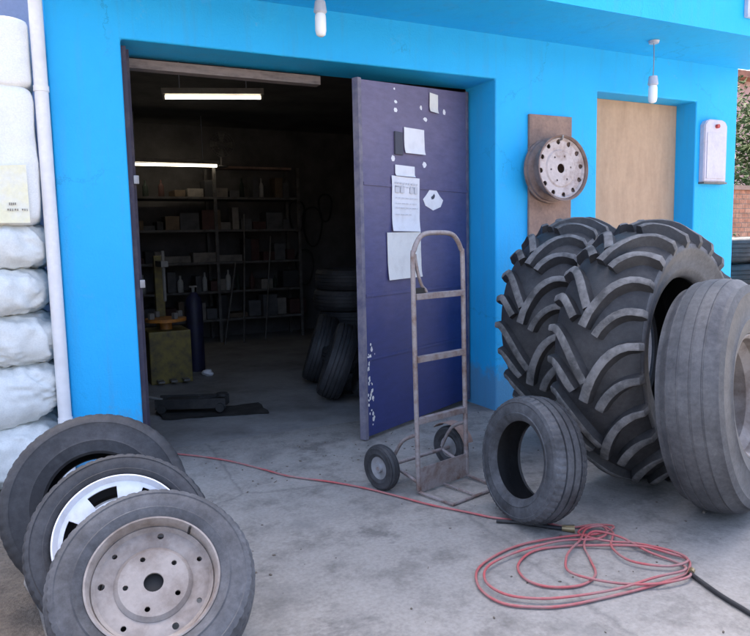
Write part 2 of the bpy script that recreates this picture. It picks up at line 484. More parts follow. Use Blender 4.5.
link('side_wall', bm, M['wall'], bld)
bm = bmesh.new()
box(bm, (XL+0.202, 0.402, 3.05), (XR-0.202, 5.798, 3.2))
box(bm, (XL+0.202, 0.402, 0.0), (XL+0.23, 5.77, 3.048)); box(bm, (XR-0.23, 0.402, 0), (XR-0.202, 5.77, 3.048)); box(bm, (XL+0.232, 5.77, 0), (XR-0.232, 5.798, 3.048))
box(bm, (XL+0.232, 0.402, 2.57), (XR-0.232, 0.42, 3.048)); box(bm, (2.66, 0.402, 0.01), (XR-0.232, 0.42, 2.568))
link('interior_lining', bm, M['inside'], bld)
bm = bmesh.new(); box(bm, (XL-0.05, -0.78, 4.602), (5.57, 6.05, 4.70)); link('roof', bm, M['pipe'], bld)
# boarded window in its deep reveal
bm = bmesh.new(); box(bm, (XW1+0.002, 0.21, 0.902), (XW2-0.002, 0.23, HW-0.002)); wb = link('window_board', bm, M['cardboard'], bld)
# door frame (iron angle lining the left jamb and head)
bm = bmesh.new()
box(bm, (0.002, 0.03, 0.01), (0.03, 0.16, HD-0.03)); box(bm, (0.03, 0.10, 0.01), (0.055, 0.16, HD-0.03))
df = link('door_frame', bm, M['frame_purple'], bld)
for z in (1.10, 1.72):
    bm = bmesh.new(); box(bm, (0.031, 0.022, z), (0.062, 0.06, z+0.05), 0, 0.006)
    link('latch', bm, M['grey_metal'], df)
# head board: pale plank over the doorway inside
bm = bmesh.new(); box(bm, (0.06, 0.30, 2.455), (1.36, 0.38, 2.512)); link('head_plank', bm, M['plank'], bld)

# door leaf, swung a little out of the opening
A = Vector((1.40, -0.22)); B = Vector((2.628, 0.335))
LEAF = (B-A).length; la = math.atan2(B.y-A.y, B.x-A.x)
door = bpy.data.objects.new('door', None); COL.objects.link(door); door.parent = bld
door.location = (A.x, A.y, 0); door.rotation_euler = (0, 0, la)
door['label'] = 'navy door leaf standing ajar'
def leaf_top(s): return 2.400 + 0.11*s/LEAF
bm = bmesh.new()
v = [bm.verts.new(p) for p in ((0.03,0,0.03),(LEAF-0.03,0,0.05),(LEAF-0.03,0,leaf_top(LEAF)-0.012),(0.03,0,leaf_top(0)-0.01),
                               (0.03,0.04,0.03),(LEAF-0.03,0.04,0.05),(LEAF-0.03,0.04,leaf_top(LEAF)-0.012),(0.03,0.04,leaf_top(0)-0.01))]
for f in ((0,1,2,3),(4,7,6,5),(0,4,5,1),(1,5,6,2),(2,6,7,3),(3,7,4,0)): bm.faces.new([v[i] for i in f])
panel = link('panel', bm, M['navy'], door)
for s0, s1, t in ((-0.002, 0.032, 0.003), (LEAF-0.032, LEAF+0.002, 0.003)):
    bm = bmesh.new()
    z0 = 0.012 if s0 < 0.5 else 0.035
    box(bm, (s0, -t, z0), (s1, 0.044+t, leaf_top(s0)), 0, 0.003)
    link('stile', bm, M['stile'], door)
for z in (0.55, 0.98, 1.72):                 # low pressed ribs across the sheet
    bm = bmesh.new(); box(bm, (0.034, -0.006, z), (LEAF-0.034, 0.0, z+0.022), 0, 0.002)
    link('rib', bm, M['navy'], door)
bm = bmesh.new(); bm.from_mesh(panel.data)                              # chipped paint on the lower hinge-free edge, scraps of old tape near the top
rnd = random.Random(3)
for k in range(34):
    s = 0.035 + abs(rnd.gauss(0, 0.035)); z = 0.06 + rnd.random()**1.2*0.62; a = rnd.uniform(0.004, 0.015)
    bm.faces.new([bm.verts.new((s+a*math.cos(q)*rnd.uniform(.5,1.1), -0.0025, z+a*1.4*math.sin(q)*rnd.uniform(.5,1.1))) for q in [i*2*PI/7 for i in range(7)]]).material_index = 1
bm.to_mesh(panel.data); bm.free(); panel.data.materials.append(M['paper_cream'])
for (s, z, w, h) in ((0.395, 2.245, 0.05, 0.035), (0.398, 2.30, 0.04, 0.03), (0.385, 2.385, 0.025, 0.02), (0.70, 2.30, 0.035, 0.045), (0.75, 2.225, 0.05, 0.035), (1.00, 2.31, 0.045, 0.055), (0.735, 1.90, 0.05, 0.05), (0.36, 1.915, 0.045, 0.05)):
    bm = bmesh.new()
    bm.faces.new([bm.verts.new((s+w/2*math.cos(q)*rnd.uniform(.7,1.2), -0.002, z+h/2*math.sin(q)*rnd.uniform(.7,1.2))) for q in [i*2*PI/6 for i in range(6)]])
    link('tape_scrap', bm, M['paper'], door)
for z in (0.4, 2.05):
    bm = bmesh.new(); tube(bm, [(LEAF+0.012, 0.02, z), (LEAF+0.012, 0.02, z+0.12)], 0.011, 10); link('hinge', bm, M['stile'], door)

# papers stuck on the leaf: each its own thing
LM = Matrix.Translation((A.x, A.y, 0)) @ Matrix.Rotation(la, 4, 'Z')
def paper(name, s0, s1, z0, z1, mat, label, cat, lines=(), seed=0, tilt=0.0):
    rn = random.Random(seed)
    bm = bmesh.new()
    n = 8
    w, h = s1-s0, z1-z0
    grid = []
    for i in range(n+1):
        row = []
        for j in range(n+1):
            x = w*(i/n-.5); z = h*(j/n-.5)
            y = -0.0075 - 0.005*abs(noise.noise((x*9+seed, z*9, seed*3.1))) - (0.010*((j/n-.5)**4)*16 if j < 2 else 0)
            row.append(bm.verts.new((x, y, z)))
        grid.append(row)
    for i in range(n):
        for j in range(n):
            bm.faces.new((grid[i][j], grid[i+1][j], grid[i+1][j+1], grid[i][j+1]))
    for (fz, fa, fb, th) in lines:
        x = w*(fa-.5)
        while x < w*(fb-.5):
            e = min(x+rn.uniform(.012, .05), w*(fb-.5)); z = h*(fz-.5)
            box(bm, (x, -0.0160, z), (e, -0.0155, z+th), 1)
            x = e+0.012
    o = link(name, bm, [mat, M['print']], None, True, 30)
    o.matrix_world = LM @ Matrix.Translation(((s0+s1)/2, 0, (z0+z1)/2)) @ Matrix.Rotation(tilt, 4, 'Y')
    props(o, label, cat, 'papers stuck on the navy door')
    return o
paper('paper_note', 0.80, 0.91, 2.285, 2.42, M['paper_cream'], 'small cream note stuck at the top of the navy door', 'paper', tilt=0.03, seed=1)
paper('paper_notice', 0.482, 0.728, 1.965, 2.142, M['paper'], 'white landscape notice beside a black plate on the navy door', 'paper', tilt=-0.02, seed=2)
paper('paper_strip', 0.372, 0.60, 1.80, 1.875, M['paper'], 'narrow torn white strip just above the printed poster', 'paper', seed=3)
paper('paper_poster', 0.328, 0.655, 1.418, 1.797, M['paper'], 'largest white poster with faint grey print on the navy door', 'poster',
      lines=[(0.86, .08, .9, .012), (0.80, .1, .8, .008), (0.70, .1, .45, .05), (0.70, .62, .9, .05), (0.6, .1, .9, .006), (0.5, .1, .85, .006), (0.42, .1, .9, .006), (0.3, .1, .7, .006)], seed=4, tilt=0.012)
paper('paper_sheet', 0.27, 0.668, 1.085, 1.412, M['paper_cream'], 'lowest plain cream sheet behind the hand truck handle', 'paper', seed=5, tilt=-0.015)
# dark plate left of the notice
bm = bmesh.new(); box(bm, (0.372, -0.014, 1.945), (0.462, 0.0, 2.10), 0, 0.003)
o = link('dark_plate', bm, M['ink']); o.matrix_world = LM.copy(); props(o, 'small blackened plate left of the white landscape notice', 'plate')
# diamond label
dm = thing('diamond_sticker', 'white diamond sticker with a dark mark, right of the poster', 'sticker'); dm.matrix_world = LM @ Matrix.Translation((0.838, 0, 1.65))
bm = bmesh.new()
dpts = [(-0.13,0),(-0.10,-0.045),(0,-0.078),(0.10,-0.05),(0.135,0),(0.09,0.03),(0.03,0.085),(-0.03,0.085),(-0.09,0.03)]
f = bm.faces.new([bm.verts.new((x, -0.004, z)) for x, z in dpts]); r = bmesh.ops.extrude_face_region(bm, geom=[f])
bmesh.ops.translate(bm, verts=[e for e in r['geom'] if isinstance(e, bmesh.types.BMVert)], vec=(0, 0.003, 0))
link('sheet', bm, M['paper'], dm)
bm = bmesh.new()
bm.faces.new([bm.verts.new((x, -0.0065, z)) for x, z in ((-0.03,0.02),(-0.012,0.028),(0.012,0.046),(0.022,0.03),(0.012,0.012),(-0.005,0.004),(-0.022,0.004))])
link('dark_mark', bm, M['ink'], dm)

# ------------------------------------------------------------------ downpipe, sign, meter box
o = thing('downpipe', 'white vertical pipe running down the left corner of the blue wall', 'pipe', (-0.432, -0.05, 0))
bm = bmesh.new(); tube(bm, [(0, 0, 0.01), (0, 0, 2.0), (0.0, 0, 4), (0, 0, 4.58)], 0.036, 18); link('tube', bm, M['pipe'], o, True, 40)
for z in (0.35, 2.2, 4.0):
    bm = bmesh.new(); tube(bm, [(0, 0, z), (0, 0, z+0.03)], 0.040, 18); link('bracket', bm, M['pipe'], o, True, 40)
o = thing('sign_board', 'white board with pale frame on the upper blue fascia at far right', 'sign', (4.43, -0.7265, 2.985))
bm = bmesh.new(); box(bm, (0.03, -0.02, 0.02), (1.0, 0.0, 0.75)); link('board', bm, M['sign_white'], o)
bm = bmesh.new(); box(bm, (0, -0.03, 0.0), (0.028, 0, 0.78)); box(bm, (0.029, -0.03, 0), (1.03, 0, 0.018)); link('frame', bm, M['socket'], o)
o = thing('meter_box', 'pale lilac metal meter box with a red knob by the right corner', 'meter box', (4.90, -0.002, 1.825))
bm = bmesh.new()
prof = [(0.0,0),(0.30,0),(0.30,0.50),(0.275,0.535),(0.23,0.55),(0.07,0.55),(0.025,0.535),(0,0.50)]
f = bm.faces.new([bm.verts.new((x, 0, z)) for x, z in prof]); r = bmesh.ops.extrude_face_region(bm, geom=[f])
bmesh.ops.translate(bm, verts=[e for e in r['geom'] if isinstance(e, bmesh.types.BMVert)], vec=(0, -0.05, 0))
bmesh.ops.bevel(bm, geom=[e for e in bm.edges if all(abs(v.co.y+0.05) < 1e-5 for v in e.verts)], offset=0.008, segments=2, affect='EDGES')
link('body', bm, M['meter'], o)
bm = bmesh.new(); box(bm, (0.03, -0.056, 0.03), (0.27, -0.0505, 0.43), 0, 0.002); link('lid', bm, M['meter'], o)
bm = bmesh.new(); tube(bm, [(0.15, -0.0505, 0.49), (0.15, -0.075, 0.49)], 0.018, 14); link('knob', bm, M['red'], o)
bm = bmesh.new(); box(bm, (-0.005, -0.058, -0.018), (0.305, 0, -0.002)); link('shadow_strip', bm, M['fixture'], o)  # dark strip added along the bottom as the shadow edge of the box

# board and steel rim hung on the wall
bm = bmesh.new(); box(bm, (2.95, -0.024, 1.22), (3.375, -0.002, 2.30), 0, 0.004)
props(link('backing_board', bm, M['rust_board']), 'weathered brown board on the blue wall behind the hanging rim', 'board')

def bool_cut(o, cutters):
    """drill the holes described by a list of bmesh-building callables"""
    bm = bmesh.new()
    for c in cutters: c(bm)
    bmesh.ops.recalc_face_normals(bm, faces=bm.faces[:])
    me = bpy.data.meshes.new('cut'); bm.to_mesh(me); bm.free()
    co = bpy.data.objects.new('cut', me); COL.objects.link(co)
    pm = o.parent; o.parent = None
    md = o.modifiers.new('b', 'BOOLEAN'); md.operation = 'DIFFERENCE'; md.object = co; md.solver = 'EXACT'
    dg = bpy.context.evaluated_depsgraph_get(); dg.update()
    nm = bpy.data.meshes.new_from_object(o.evaluated_get(dg))
    o.modifiers.clear(); old = o.data; o.data = nm
    bpy.data.meshes.remove(old)
    bpy.data.objects.remove(co); bpy.data.meshes.remove(me)
    for p in o.data.polygons: p.use_smooth = True
    o.data.set_sharp_from_angle(angle=math.radians(35))
    o.parent = pm

def cyl_cut(x, y, z0, z1, r, n=18):
    return lambda bm: tube(bm, [(x, y, z0), (x, y, z1)], r, n)
def slot_cut(ra, rb, a0, a1, z0, z1, n=8):
    def f(bm):
        loop = [(ra, a0+(a1-a0)*i/n) for i in range(n+1)] + [(rb, a1-(a1-a0)*i/n) for i in range(n+1)]
        lo = [bm.verts.new((r*math.cos(a), r*math.sin(a), z0)) for r, a in loop]
        hi = [bm.verts.new((r*math.cos(a), r*math.sin(a), z1)) for r, a in loop]
        bm.faces.new(lo); bm.faces.new(hi)
        k = len(lo)
        for i in range(k): bm.faces.new((lo[i], lo[(i+1) % k], hi[(i+1) % k], hi[i]))
    return f

def rim_barrel(R, hw, t=0.006, drop=0.82):
    """open steel barrel: flange, bead seat, drop well, seat, flange (outer then inner side)"""
    o = [(R, -hw), (R*1.0, -hw+0.012), (R*0.955, -hw+0.016), (R*0.945, -hw*0.55), (R*drop, -hw*0.3), (R*drop, hw*0.3), (R*0.945, hw*0.55), (R*0.955, hw-0.016), (R, hw-0.012), (R*1.0, hw)]
    i = [(R-t, hw+0.001), (R*0.93, hw-0.012), (R*0.92, hw*0.55), (R*drop-t, hw*0.25), (R*drop-t, -hw*0.25), (R*0.92, -hw*0.55), (R*0.93, -hw+0.012), (R-t, -hw-0.001)]
    return o+i

def disc_profile(R, ze, dish, hub, hz, t=0.007):
    """closed half section of a pressed wheel disc: rim edge height ze, dished ring, raised hub"""
    top = [(0.0005, hz), (hub*0.55, hz), (hub, hz), (hub*1.12, hz-0.012), (R*0.55, dish+0.002), (R*0.72, dish+0.012), (R*0.84, dish+0.010), (R*0.90, ze-0.012), (R*0.925, ze-0.018)]
    bot = [(r, z-t) for r, z in reversed(top)]
    return top+bot

def wheel_rim(parent, R, hw, face, barrel_mat, disc_mat, cuts, hub=0.075, hz=0.03, dish=0.0, fine=96, grow=1.0):
    bm = bmesh.new(); lathe(bm, rim_barrel(R, hw), fine); rim = link('rim', bm, barrel_mat, parent, True, 35)
    bm = bmesh.new(); lathe(bm, disc_profile(R*grow, face, dish, hub, hz), fine)
    bmesh.ops.remove_doubles(bm, verts=bm.verts[:], dist=0.0007)
    d = link('disc', bm, disc_mat, None, True, 35)
    bool_cut(d, cuts)
    d.parent = rim
    return rim

rim = thing('wheel_rim', 'bare steel truck rim hung on the brown board on the wall', 'wheel rim')
RW = 0.250
cuts = [cyl_cut(0, 0, -.3, .3, 0.036, 24)] + [cyl_cut(0.80*RW*math.cos(a), 0.80*RW*math.sin(a), -.3, .3, 0.019) for a in [2*PI*k/12 for k in range(12)]] + [cyl_cut(0.40*RW*math.cos(a), 0.40*RW*math.sin(a), -.3, .3, 0.008, 10) for a in [2*PI*k/6 for k in range(6)]]
wheel_rim(rim, RW, 0.085, 0.080, M['steel_rust2'], M['rim_wall'], cuts, hub=0.135, hz=0.052, dish=0.040)
rim.matrix_world = frame_from_axis((3.13, -0.125, 1.875), (0.02, -1, 0.05), 0.1)
bm = bmesh.new(); tube(bm, smooth_path([(0.0, 0.0, 0.0), (0, -0.10, 0.02), (0, -0.16, 0.02), (0, -0.17, 0.05)]), 0.008, 8)
o = link('wall_hook', bm, M['grey_metal']); o.location = (3.13, -0.024, 1.875+RW*0.80); props(o, 'grey iron hook holding the rim on the brown board', 'hook')

# ------------------------------------------------------------------ lamps under the canopy
def soffit_lamp(loc, drop, label):
    t = thing('bulb_lamp', label, 'lamp', loc, 0, 'bulb lamps under the canopy')
    bm = bmesh.new(); tube(bm, [(0, 0, -0.003), (0, 0, -0.022)], [0.042, 0.036], 18); link('ceiling_rose', bm, M['socket'], t, True, 40)
    if drop > 0.05:
        bm = bmesh.new(); tube(bm, smooth_path([(0, 0, -0.02), (0.004, 0, -drop*0.5), (0, 0, -drop)]), 0.004, 6); link('cord', bm, M['wire'], t)
    bm = bmesh.new(); tube(bm, [(0, 0, -drop+0.005), (0, 0, -drop-0.055), (0, 0, -drop-0.065)], [0.032, 0.040, 0.032], 16); s = link('socket', bm, M['socket'], t, True, 40)
    z = -drop-0.064
    bm = bmesh.new()
    tube(bm, [(0, 0, z), (0, 0, z-0.012), (0, 0, z-0.03), (0, 0, z-0.10), (0, 0, z-0.125), (0, 0, z-0.135)], [0.026, 0.033, 0.034, 0.034, 0.028, 0.012], 18)
    link('bulb', bm, M['bulb'], t, True, 60)
soffit_lamp((1.11, -0.33, ZS), 0.075, 'white stubby lamp under the canopy above the open doorway')
soffit_lamp((3.90, -0.35, ZS), 0.275, 'white lamp hanging on a cord in front of the boarded window')

# ------------------------------------------------------------------ tyres
def tyre_profile(R, r, w, t=0.016, grooves=(), gd=0.008, gw=0.008, crown=0.010):
    h = w/2
    left = [(r, -h*0.72), (r+0.008, -h*0.86), (r+(R-r)*0.25, -h*0.97), (r+(R-r)*0.30, -h*1.005), (r+(R-r)*0.34, -h*0.965), (r+(R-r)*0.52, -h*1.0), (r+(R-r)*0.70, -h*0.965), (r+(R-r)*0.73, -h*0.992), (r+(R-r)*0.86, -h*0.92), (R-crown-0.004, -h*0.80)]
    tread = [(R-crown, -h*0.76)]
    for g in sorted(grooves):
        z = g*h
        rr = R-crown*(z/h)**2
        tread += [(rr, z-gw/2-0.001), (rr-gd, z-gw/2+0.001), (rr-gd, z+gw/2-0.001), (rr, z+gw/2+0.001)]
    tread += [(R-crown, h*0.76)]
    right = [(a, -b) for a, b in reversed(left)]
    inner = [(r+0.004, h*0.66), (r+0.02, h*0.78), (r+(R-r)*0.5, h-0.012), (R-t-0.012, h*0.72), (R-t-0.004, 0), (R-t-0.012, -h*0.72), (r+(R-r)*0.5, -h+0.012), (r+0.02, -h*0.78), (r+0.004, -h*0.66)]
    return left+tread+right+inner, len(left), len(left)+len(tread)

def car_tyre(bm, R, r, w, grooves=(-0.5, -0.18, 0.18, 0.5), n=216, sipe=0.0035, every=4):
    prof, a, b = tyre_profile(R, r, w, grooves=grooves)
    L = len(prof)
    def fn(j, i, rr, z):
        # shoulder sipes: cut the outer tread blocks every few segments
        if a-2 <= i < a+2 or b-2 <= i < b+2:
            k = (j + (2 if z > 0 else 0)) % every
            if k == 0: rr -= sipe
        elif a <= i < b and abs(z) < w*0.36:
            rr += 0.0
        if i in (4, 5) or i in (b+4, b+5):
            rr += 0.0; z += (0.0014 if j % 2 else 0)*(-1 if z < 0 else 1)
        return rr, z
    lathe(bm, prof, n, True, 0, fn, [1 if i >= L-10 else 0 for i in range(L)])

def tyre_obj(name, R, r, w, mat, parent=None, **k):
    bm = bmesh.new(); car_tyre(bm, R, r, w, **k)
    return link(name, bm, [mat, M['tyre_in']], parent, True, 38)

# three tyres leaning together at the left, front one on a rusty steel wheel
R1, W1 = 0.315, 0.19
ax1 = (-0.0815, -0.664, 0.743)
fw1 = thing('car_wheel', 'front wheel of the leaning trio, rusty grey steel rim in a dusty tyre', 'wheel', group='wheels leaning at the left corner')
tyre_obj('tyre', R1, 0.193, W1, M['tyre'], fw1, grooves=(-0.55, -0.2, 0.2, 0.55))
Rr = 0.201
cuts = [cyl_cut(0, 0, -.3, .3, 0.030, 24)] + [cyl_cut(0.083*math.cos(a), 0.083*math.sin(a), -.3, .3, 0.0085, 12) for a in [2*PI*k/5+PI/2 for k in range(5)]] + \
       [cyl_cut(0.153*math.cos(a), 0.153*math.sin(a), -.3, .3, 0.0085+0.002*(k % 2), 12) for k, a in [(k, 2*PI*k/7+.12*(k % 3)) for k in range(7)]]
wheel_rim(fw1, Rr, 0.084, 0.062, M['steel_rust'], M['steel_rust'], cuts, hub=0.105, hz=0.046, dish=0.028)
bm = bmesh.new(); tube(bm, [(0.158, 0.09, 0.052), (0.165, 0.094, 0.09)], 0.004, 8); link('valve', bm, M['black'], fw1)
bm = bmesh.new(); tube(bm, [(0, 0, -0.05), (0, 0, 0.024)], 0.05, 24); link('hole_dark_plug', bm, M['black'], fw1)  # black plug added behind the centre hole, painted shade inside it
z = stand(fw1, (-0.27, -2.14), ax1, R1, W1, 0.35)

mw = thing('car_wheel', 'middle wheel of the leaning trio, white slotted rim half hidden', 'wheel', group='wheels leaning at the left corner')
tyre_obj('tyre', 0.315, 0.213, 0.19, M['tyre_dark'], mw)
cuts = [cyl_cut(0, 0, -.3, .3, 0.03, 24)] + [slot_cut(0.140, 0.186, a-0.28, a+0.28, -.3, .3, 12) for a in [2*PI*k/6+0.35 for k in range(6)]] + [cyl_cut(0.07*math.cos(a), 0.07*math.sin(a), -.3, .3, 0.008, 10) for a in [2*PI*k/5 for k in range(5)]]
wheel_rim(mw, 0.222, 0.084, 0.118, M['black'], M['rim_white'], cuts, hub=0.095, hz=0.070, dish=0.074, grow=1.075)  # barrel coloured black so the slots look dark, shade put into colour
stand(mw, (-0.325, -1.82), (-0.0986, -0.803, 0.588), 0.315, 0.19, 1.55)

bt = tyre_obj('car_tyre', 0.345, 0.182, 0.20, M['tyre_dark'])
props(bt, 'rearmost tyre of the leaning trio, bare black and without a rim', 'tyre', 'wheels leaning at the left corner')
stand(bt, (-0.375, -1.48), (-0.11, -0.90, 0.42), 0.345, 0.20)

# passenger tyre standing in front of the tractor tyres
pt = tyre_obj('car_tyre', 0.300, 0.180, 0.185, M['tyre_pt'], grooves=(-0.45, 0.0, 0.45))
props(pt, 'small bare grey tyre standing upright between hand truck and tractor tyre', 'tyre')
stand(pt, (1.515, -1.80), (-0.99, 0.03, 0.14), 0.300, 0.185)

# lorry tyre with rim at the right edge
RT, WT = 0.565, 0.29
lw = thing('lorry_wheel', 'big grey lorry wheel with worn ribbed tread at the right edge', 'wheel')
bm = bmesh.new()
prof, a, b = tyre_profile(RT, 0.290, WT, t=0.02, grooves=(-0.52, -0.18, 0.18, 0.52), gd=0.0035, gw=0.009, crown=0.033)
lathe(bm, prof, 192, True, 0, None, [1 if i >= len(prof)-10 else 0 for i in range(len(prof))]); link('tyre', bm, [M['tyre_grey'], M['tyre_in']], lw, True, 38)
cuts = [cyl_cut(0, 0, -.4, .4, 0.11, 32)] + [slot_cut(0.205, 0.245, a-0.12, a+0.12, -.3, .3) for a in [2*PI*k/10 for k in range(10)]] + [cyl_cut(0.155*math.cos(a), 0.155*math.sin(a), -.3, .3, 0.012, 10) for a in [2*PI*k/10+.3 for k in range(10)]]
wheel_rim(lw, 0.293, 0.120, 0.114, M['steel_rust'], M['steel_rust'], cuts, hub=0.18, hz=0.02, dish=0.0)
stand(lw, (2.435, -2.13), (0.34, -0.93, 0.10), RT, WT)

# tractor tyres with chevron lugs
def tractor_tyre(name, R, r, w, label, nlug=24, lugh=0.046, flip=1):
    t = thing(name, label, 'tractor tyre')
    Rc = R-lugh
    h = w/2
    def rho(z):                      # crown of the carcass
        return Rc - 0.105*(abs(z)/h)**2.5
    out = [(r, -h*0.70), (r+0.012, -h*0.80), (r+0.04, -h*0.84), (r+0.055, -h*0.88), (r+0.07, -h*0.86), (r+(Rc-r)*0.45, -h*0.97), (r+(Rc-r)*0.52, -h*1.0), (r+(Rc-r)*0.55, -h*1.012), (r+(Rc-r)*0.58, -h*1.0), (r+(Rc-r)*0.63, -h*0.99)]
    tread = [(rho(z), z) for z in [h*q for q in (-0.97, -0.85, -0.7, -0.5, -0.25, 0, 0.25, 0.5, 0.7, 0.85, 0.97)]]
    inn = [(r+0.004, h*0.62), (r+0.05, h*0.74), (r+(Rc-r)*0.5, h*0.86), (Rc-0.07, h*0.75), (Rc-0.035, 0), (Rc-0.07, -h*0.75), (r+(Rc-r)*0.5, -h*0.86), (r+0.05, -h*0.74), (r+0.004, -h*0.62)]
    prof = out+tread+[(a, -b) for a, b in reversed(out)]+inn
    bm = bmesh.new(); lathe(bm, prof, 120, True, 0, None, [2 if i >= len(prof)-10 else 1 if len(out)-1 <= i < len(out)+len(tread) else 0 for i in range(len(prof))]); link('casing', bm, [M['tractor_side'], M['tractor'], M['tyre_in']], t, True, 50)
    bm = bmesh.new()
    dth = 2*PI/nlug
    def surf(side, s, th):
        # s 0..1 across the tread, 1..1.35 down the shoulder
        if s <= 1:
            z = side*(-0.03*h + s*0.97*h*1.0)
            rr = rho(z)
        else:
            k = (s-1)/0.35
            z = side*h*(0.94+0.055*k); rr = rho(h*0.94) - 0.085*k
        return Vector((rr*math.cos(th), rr*math.sin(th), z))
    def theta(s, base): return base + flip*0.40*(1-(1-min(s, 1.0))**1.9) + flip*0.02*max(0, s-1)
    for side in (-1, 1):
        for k in range(nlug):
            base = k*dth + (0.5*dth if side > 0 else 0)
            sec = []
            s0 = 0.0 if k % 2 == 0 else 0.30
            ss = [s0+(0.9-s0)*q/7 for q in range(8)] + [1.0, 1.08, 1.17]
            for q in ss:
                p = surf(side, q, theta(q, base)); p2 = surf(side, min(q+0.03, 1.36), theta(q+0.03, base)); p1 = surf(side, max(q-0.03, 0), theta(max(q-0.03, 0), base))
                tg = (p2-p1).normalized()
                er = Vector((p.x, p.y, 0)).normalized()
                sl = 0 if q < 0.9 else min(1, (q-0.9)/0.25)
                nn = (er*(1-0.75*sl) + Vector((0, 0, side))*(0.15*abs(p.z)/h+0.75*sl)).normalized()
                sv = tg.cross(nn).normalized()
                kk = k*2.7+side*5; wv = 1+0.16*noise.noise((kk, q*3, R)); wb, wt = 0.033*wv, (0.0225-0.004*q)*wv
                hh = lugh*(1.0 if q < 1.05 else 1.0-0.9*(q-1.05)/0.12)
                hh *= 1+0.10*noise.noise((kk, q*5, 3.3))
                if q == s0: hh *= 0.86
                sec.append([bm.verts.new(p - nn*0.012 + sv*wb), bm.verts.new(p + nn*hh*0.90 + sv*wt), bm.verts.new(p+nn*hh+sv*wt*0.6), bm.verts.new(p+nn*hh-sv*wt*0.6), bm.verts.new(p + nn*hh*0.90 - sv*wt), bm.verts.new(p - nn*0.012 - sv*wb)])
            for i in range(len(sec)-1):
                a, b = sec[i], sec[i+1]
                for j in range(5):
                    f = bm.faces.new((a[j], a[j+1], b[j+1], b[j]))
                    f.material_index = 1 if j in (1, 2, 3) else 0
            bm.faces.new(sec[0]); bm.faces.new(sec[-1])
    link('tread_lugs', bm, [M['tractor'], M['lug_top']], t, True, 30)
    return t
tt = tractor_tyre('tractor_tyre', 0.715, 0.395, 0.47, 'front tractor tyre with thick chevron lugs, its dark hole facing the lorry wheel', flip=-1)
stand(tt, (2.45, -1.66), (0.27, -0.96, 0.06), 0.715, 0.47, 0.1)
tt2 = tractor_tyre('tractor_tyre', 0.735, 0.42, 0.46, 'rear tractor tyre half hidden behind the front one, against the blue wall', flip=-1)
stand(tt2, (2.69, -0.88), (0.32, -0.94, 0.12), 0.735, 0.46, 0.25)
ct = tyre_obj('lorry_tyre', 0.55, 0.30, 0.26, M['tyre_dark'], n=120)
PL = ['bottom', 'second', 'third', 'fourth', 'topmost']
for k in range(5):
    c3 = ct if k == 0 else ct.copy()
    if k: COL.objects.link(c3)
    c3.matrix_world = frame_from_axis((6.28+0.05*((k*3) % 4-1.5), 0.62+0.04*((k*5) % 3-1), 0.132+0.263*k), (0.03*((k % 3)-1), 0.02*(k % 2), 1), k*1.1)
    props(c3, f'{PL[k]} dark tyre in the flat pile beyond the right corner of the workshop', 'tyre', 'tyres piled beyond the corner')

# ------------------------------------------------------------------ hand truck
ya = math.radians(14)
ht = thing('hand_truck', 'rusty tubular hand truck with two small wheels before the navy door', 'hand truck', (1.40, -1.20, 0), ya)
hx = 0.19; rt_ = 0.0135
bm = bmesh.new()
pts = [(-hx, 0.0, 0.03), (-hx, 0.012, 0.6), (-hx, 0.02, 1.22), (-hx+0.012, 0.022, 1.30), (-hx+0.05, 0.024, 1.36), (-hx+0.10, 0.025, 1.385), (0, 0.026, 1.39), (hx-0.10, 0.025, 1.385), (hx-0.05, 0.024, 1.36), (hx-0.012, 0.022, 1.30), (hx, 0.02, 1.22), (hx, 0.012, 0.6), (hx, 0, 0.03)]
tube(bm, smooth_path(pts, 4), rt_, 10); link('frame_tube', bm, M['truck_metal'], ht, True, 50)
for z in (0.40, 0.73, 1.06):
    bm = bmesh.new(); box(bm, (-hx+0.008, -0.004, z-0.016), (hx-0.008, 0.028, z+0.016), 0, 0.003); link('crossbar', bm, M['truck_metal'], ht)
bm = bmesh.new(); tube(bm, smooth_path([(-hx+0.015, 0.02, 1.28), (-hx+0.03, 0.02, 1.20), (-hx+0.06, 0.02, 1.12), (-hx+0.09, 0.02, 1.09), (-hx+0.10, 0.02, 1.062)], 4), 0.009, 8)
link('corner_brace', bm, M['truck_metal'], ht, True, 50)
bm = bmesh.new(); box(bm, (-hx+0.01, 0.01, 1.045), (-hx+0.075, 0.034, 1.105), 0, 0.004); link('gusset', bm, M['black'], ht)
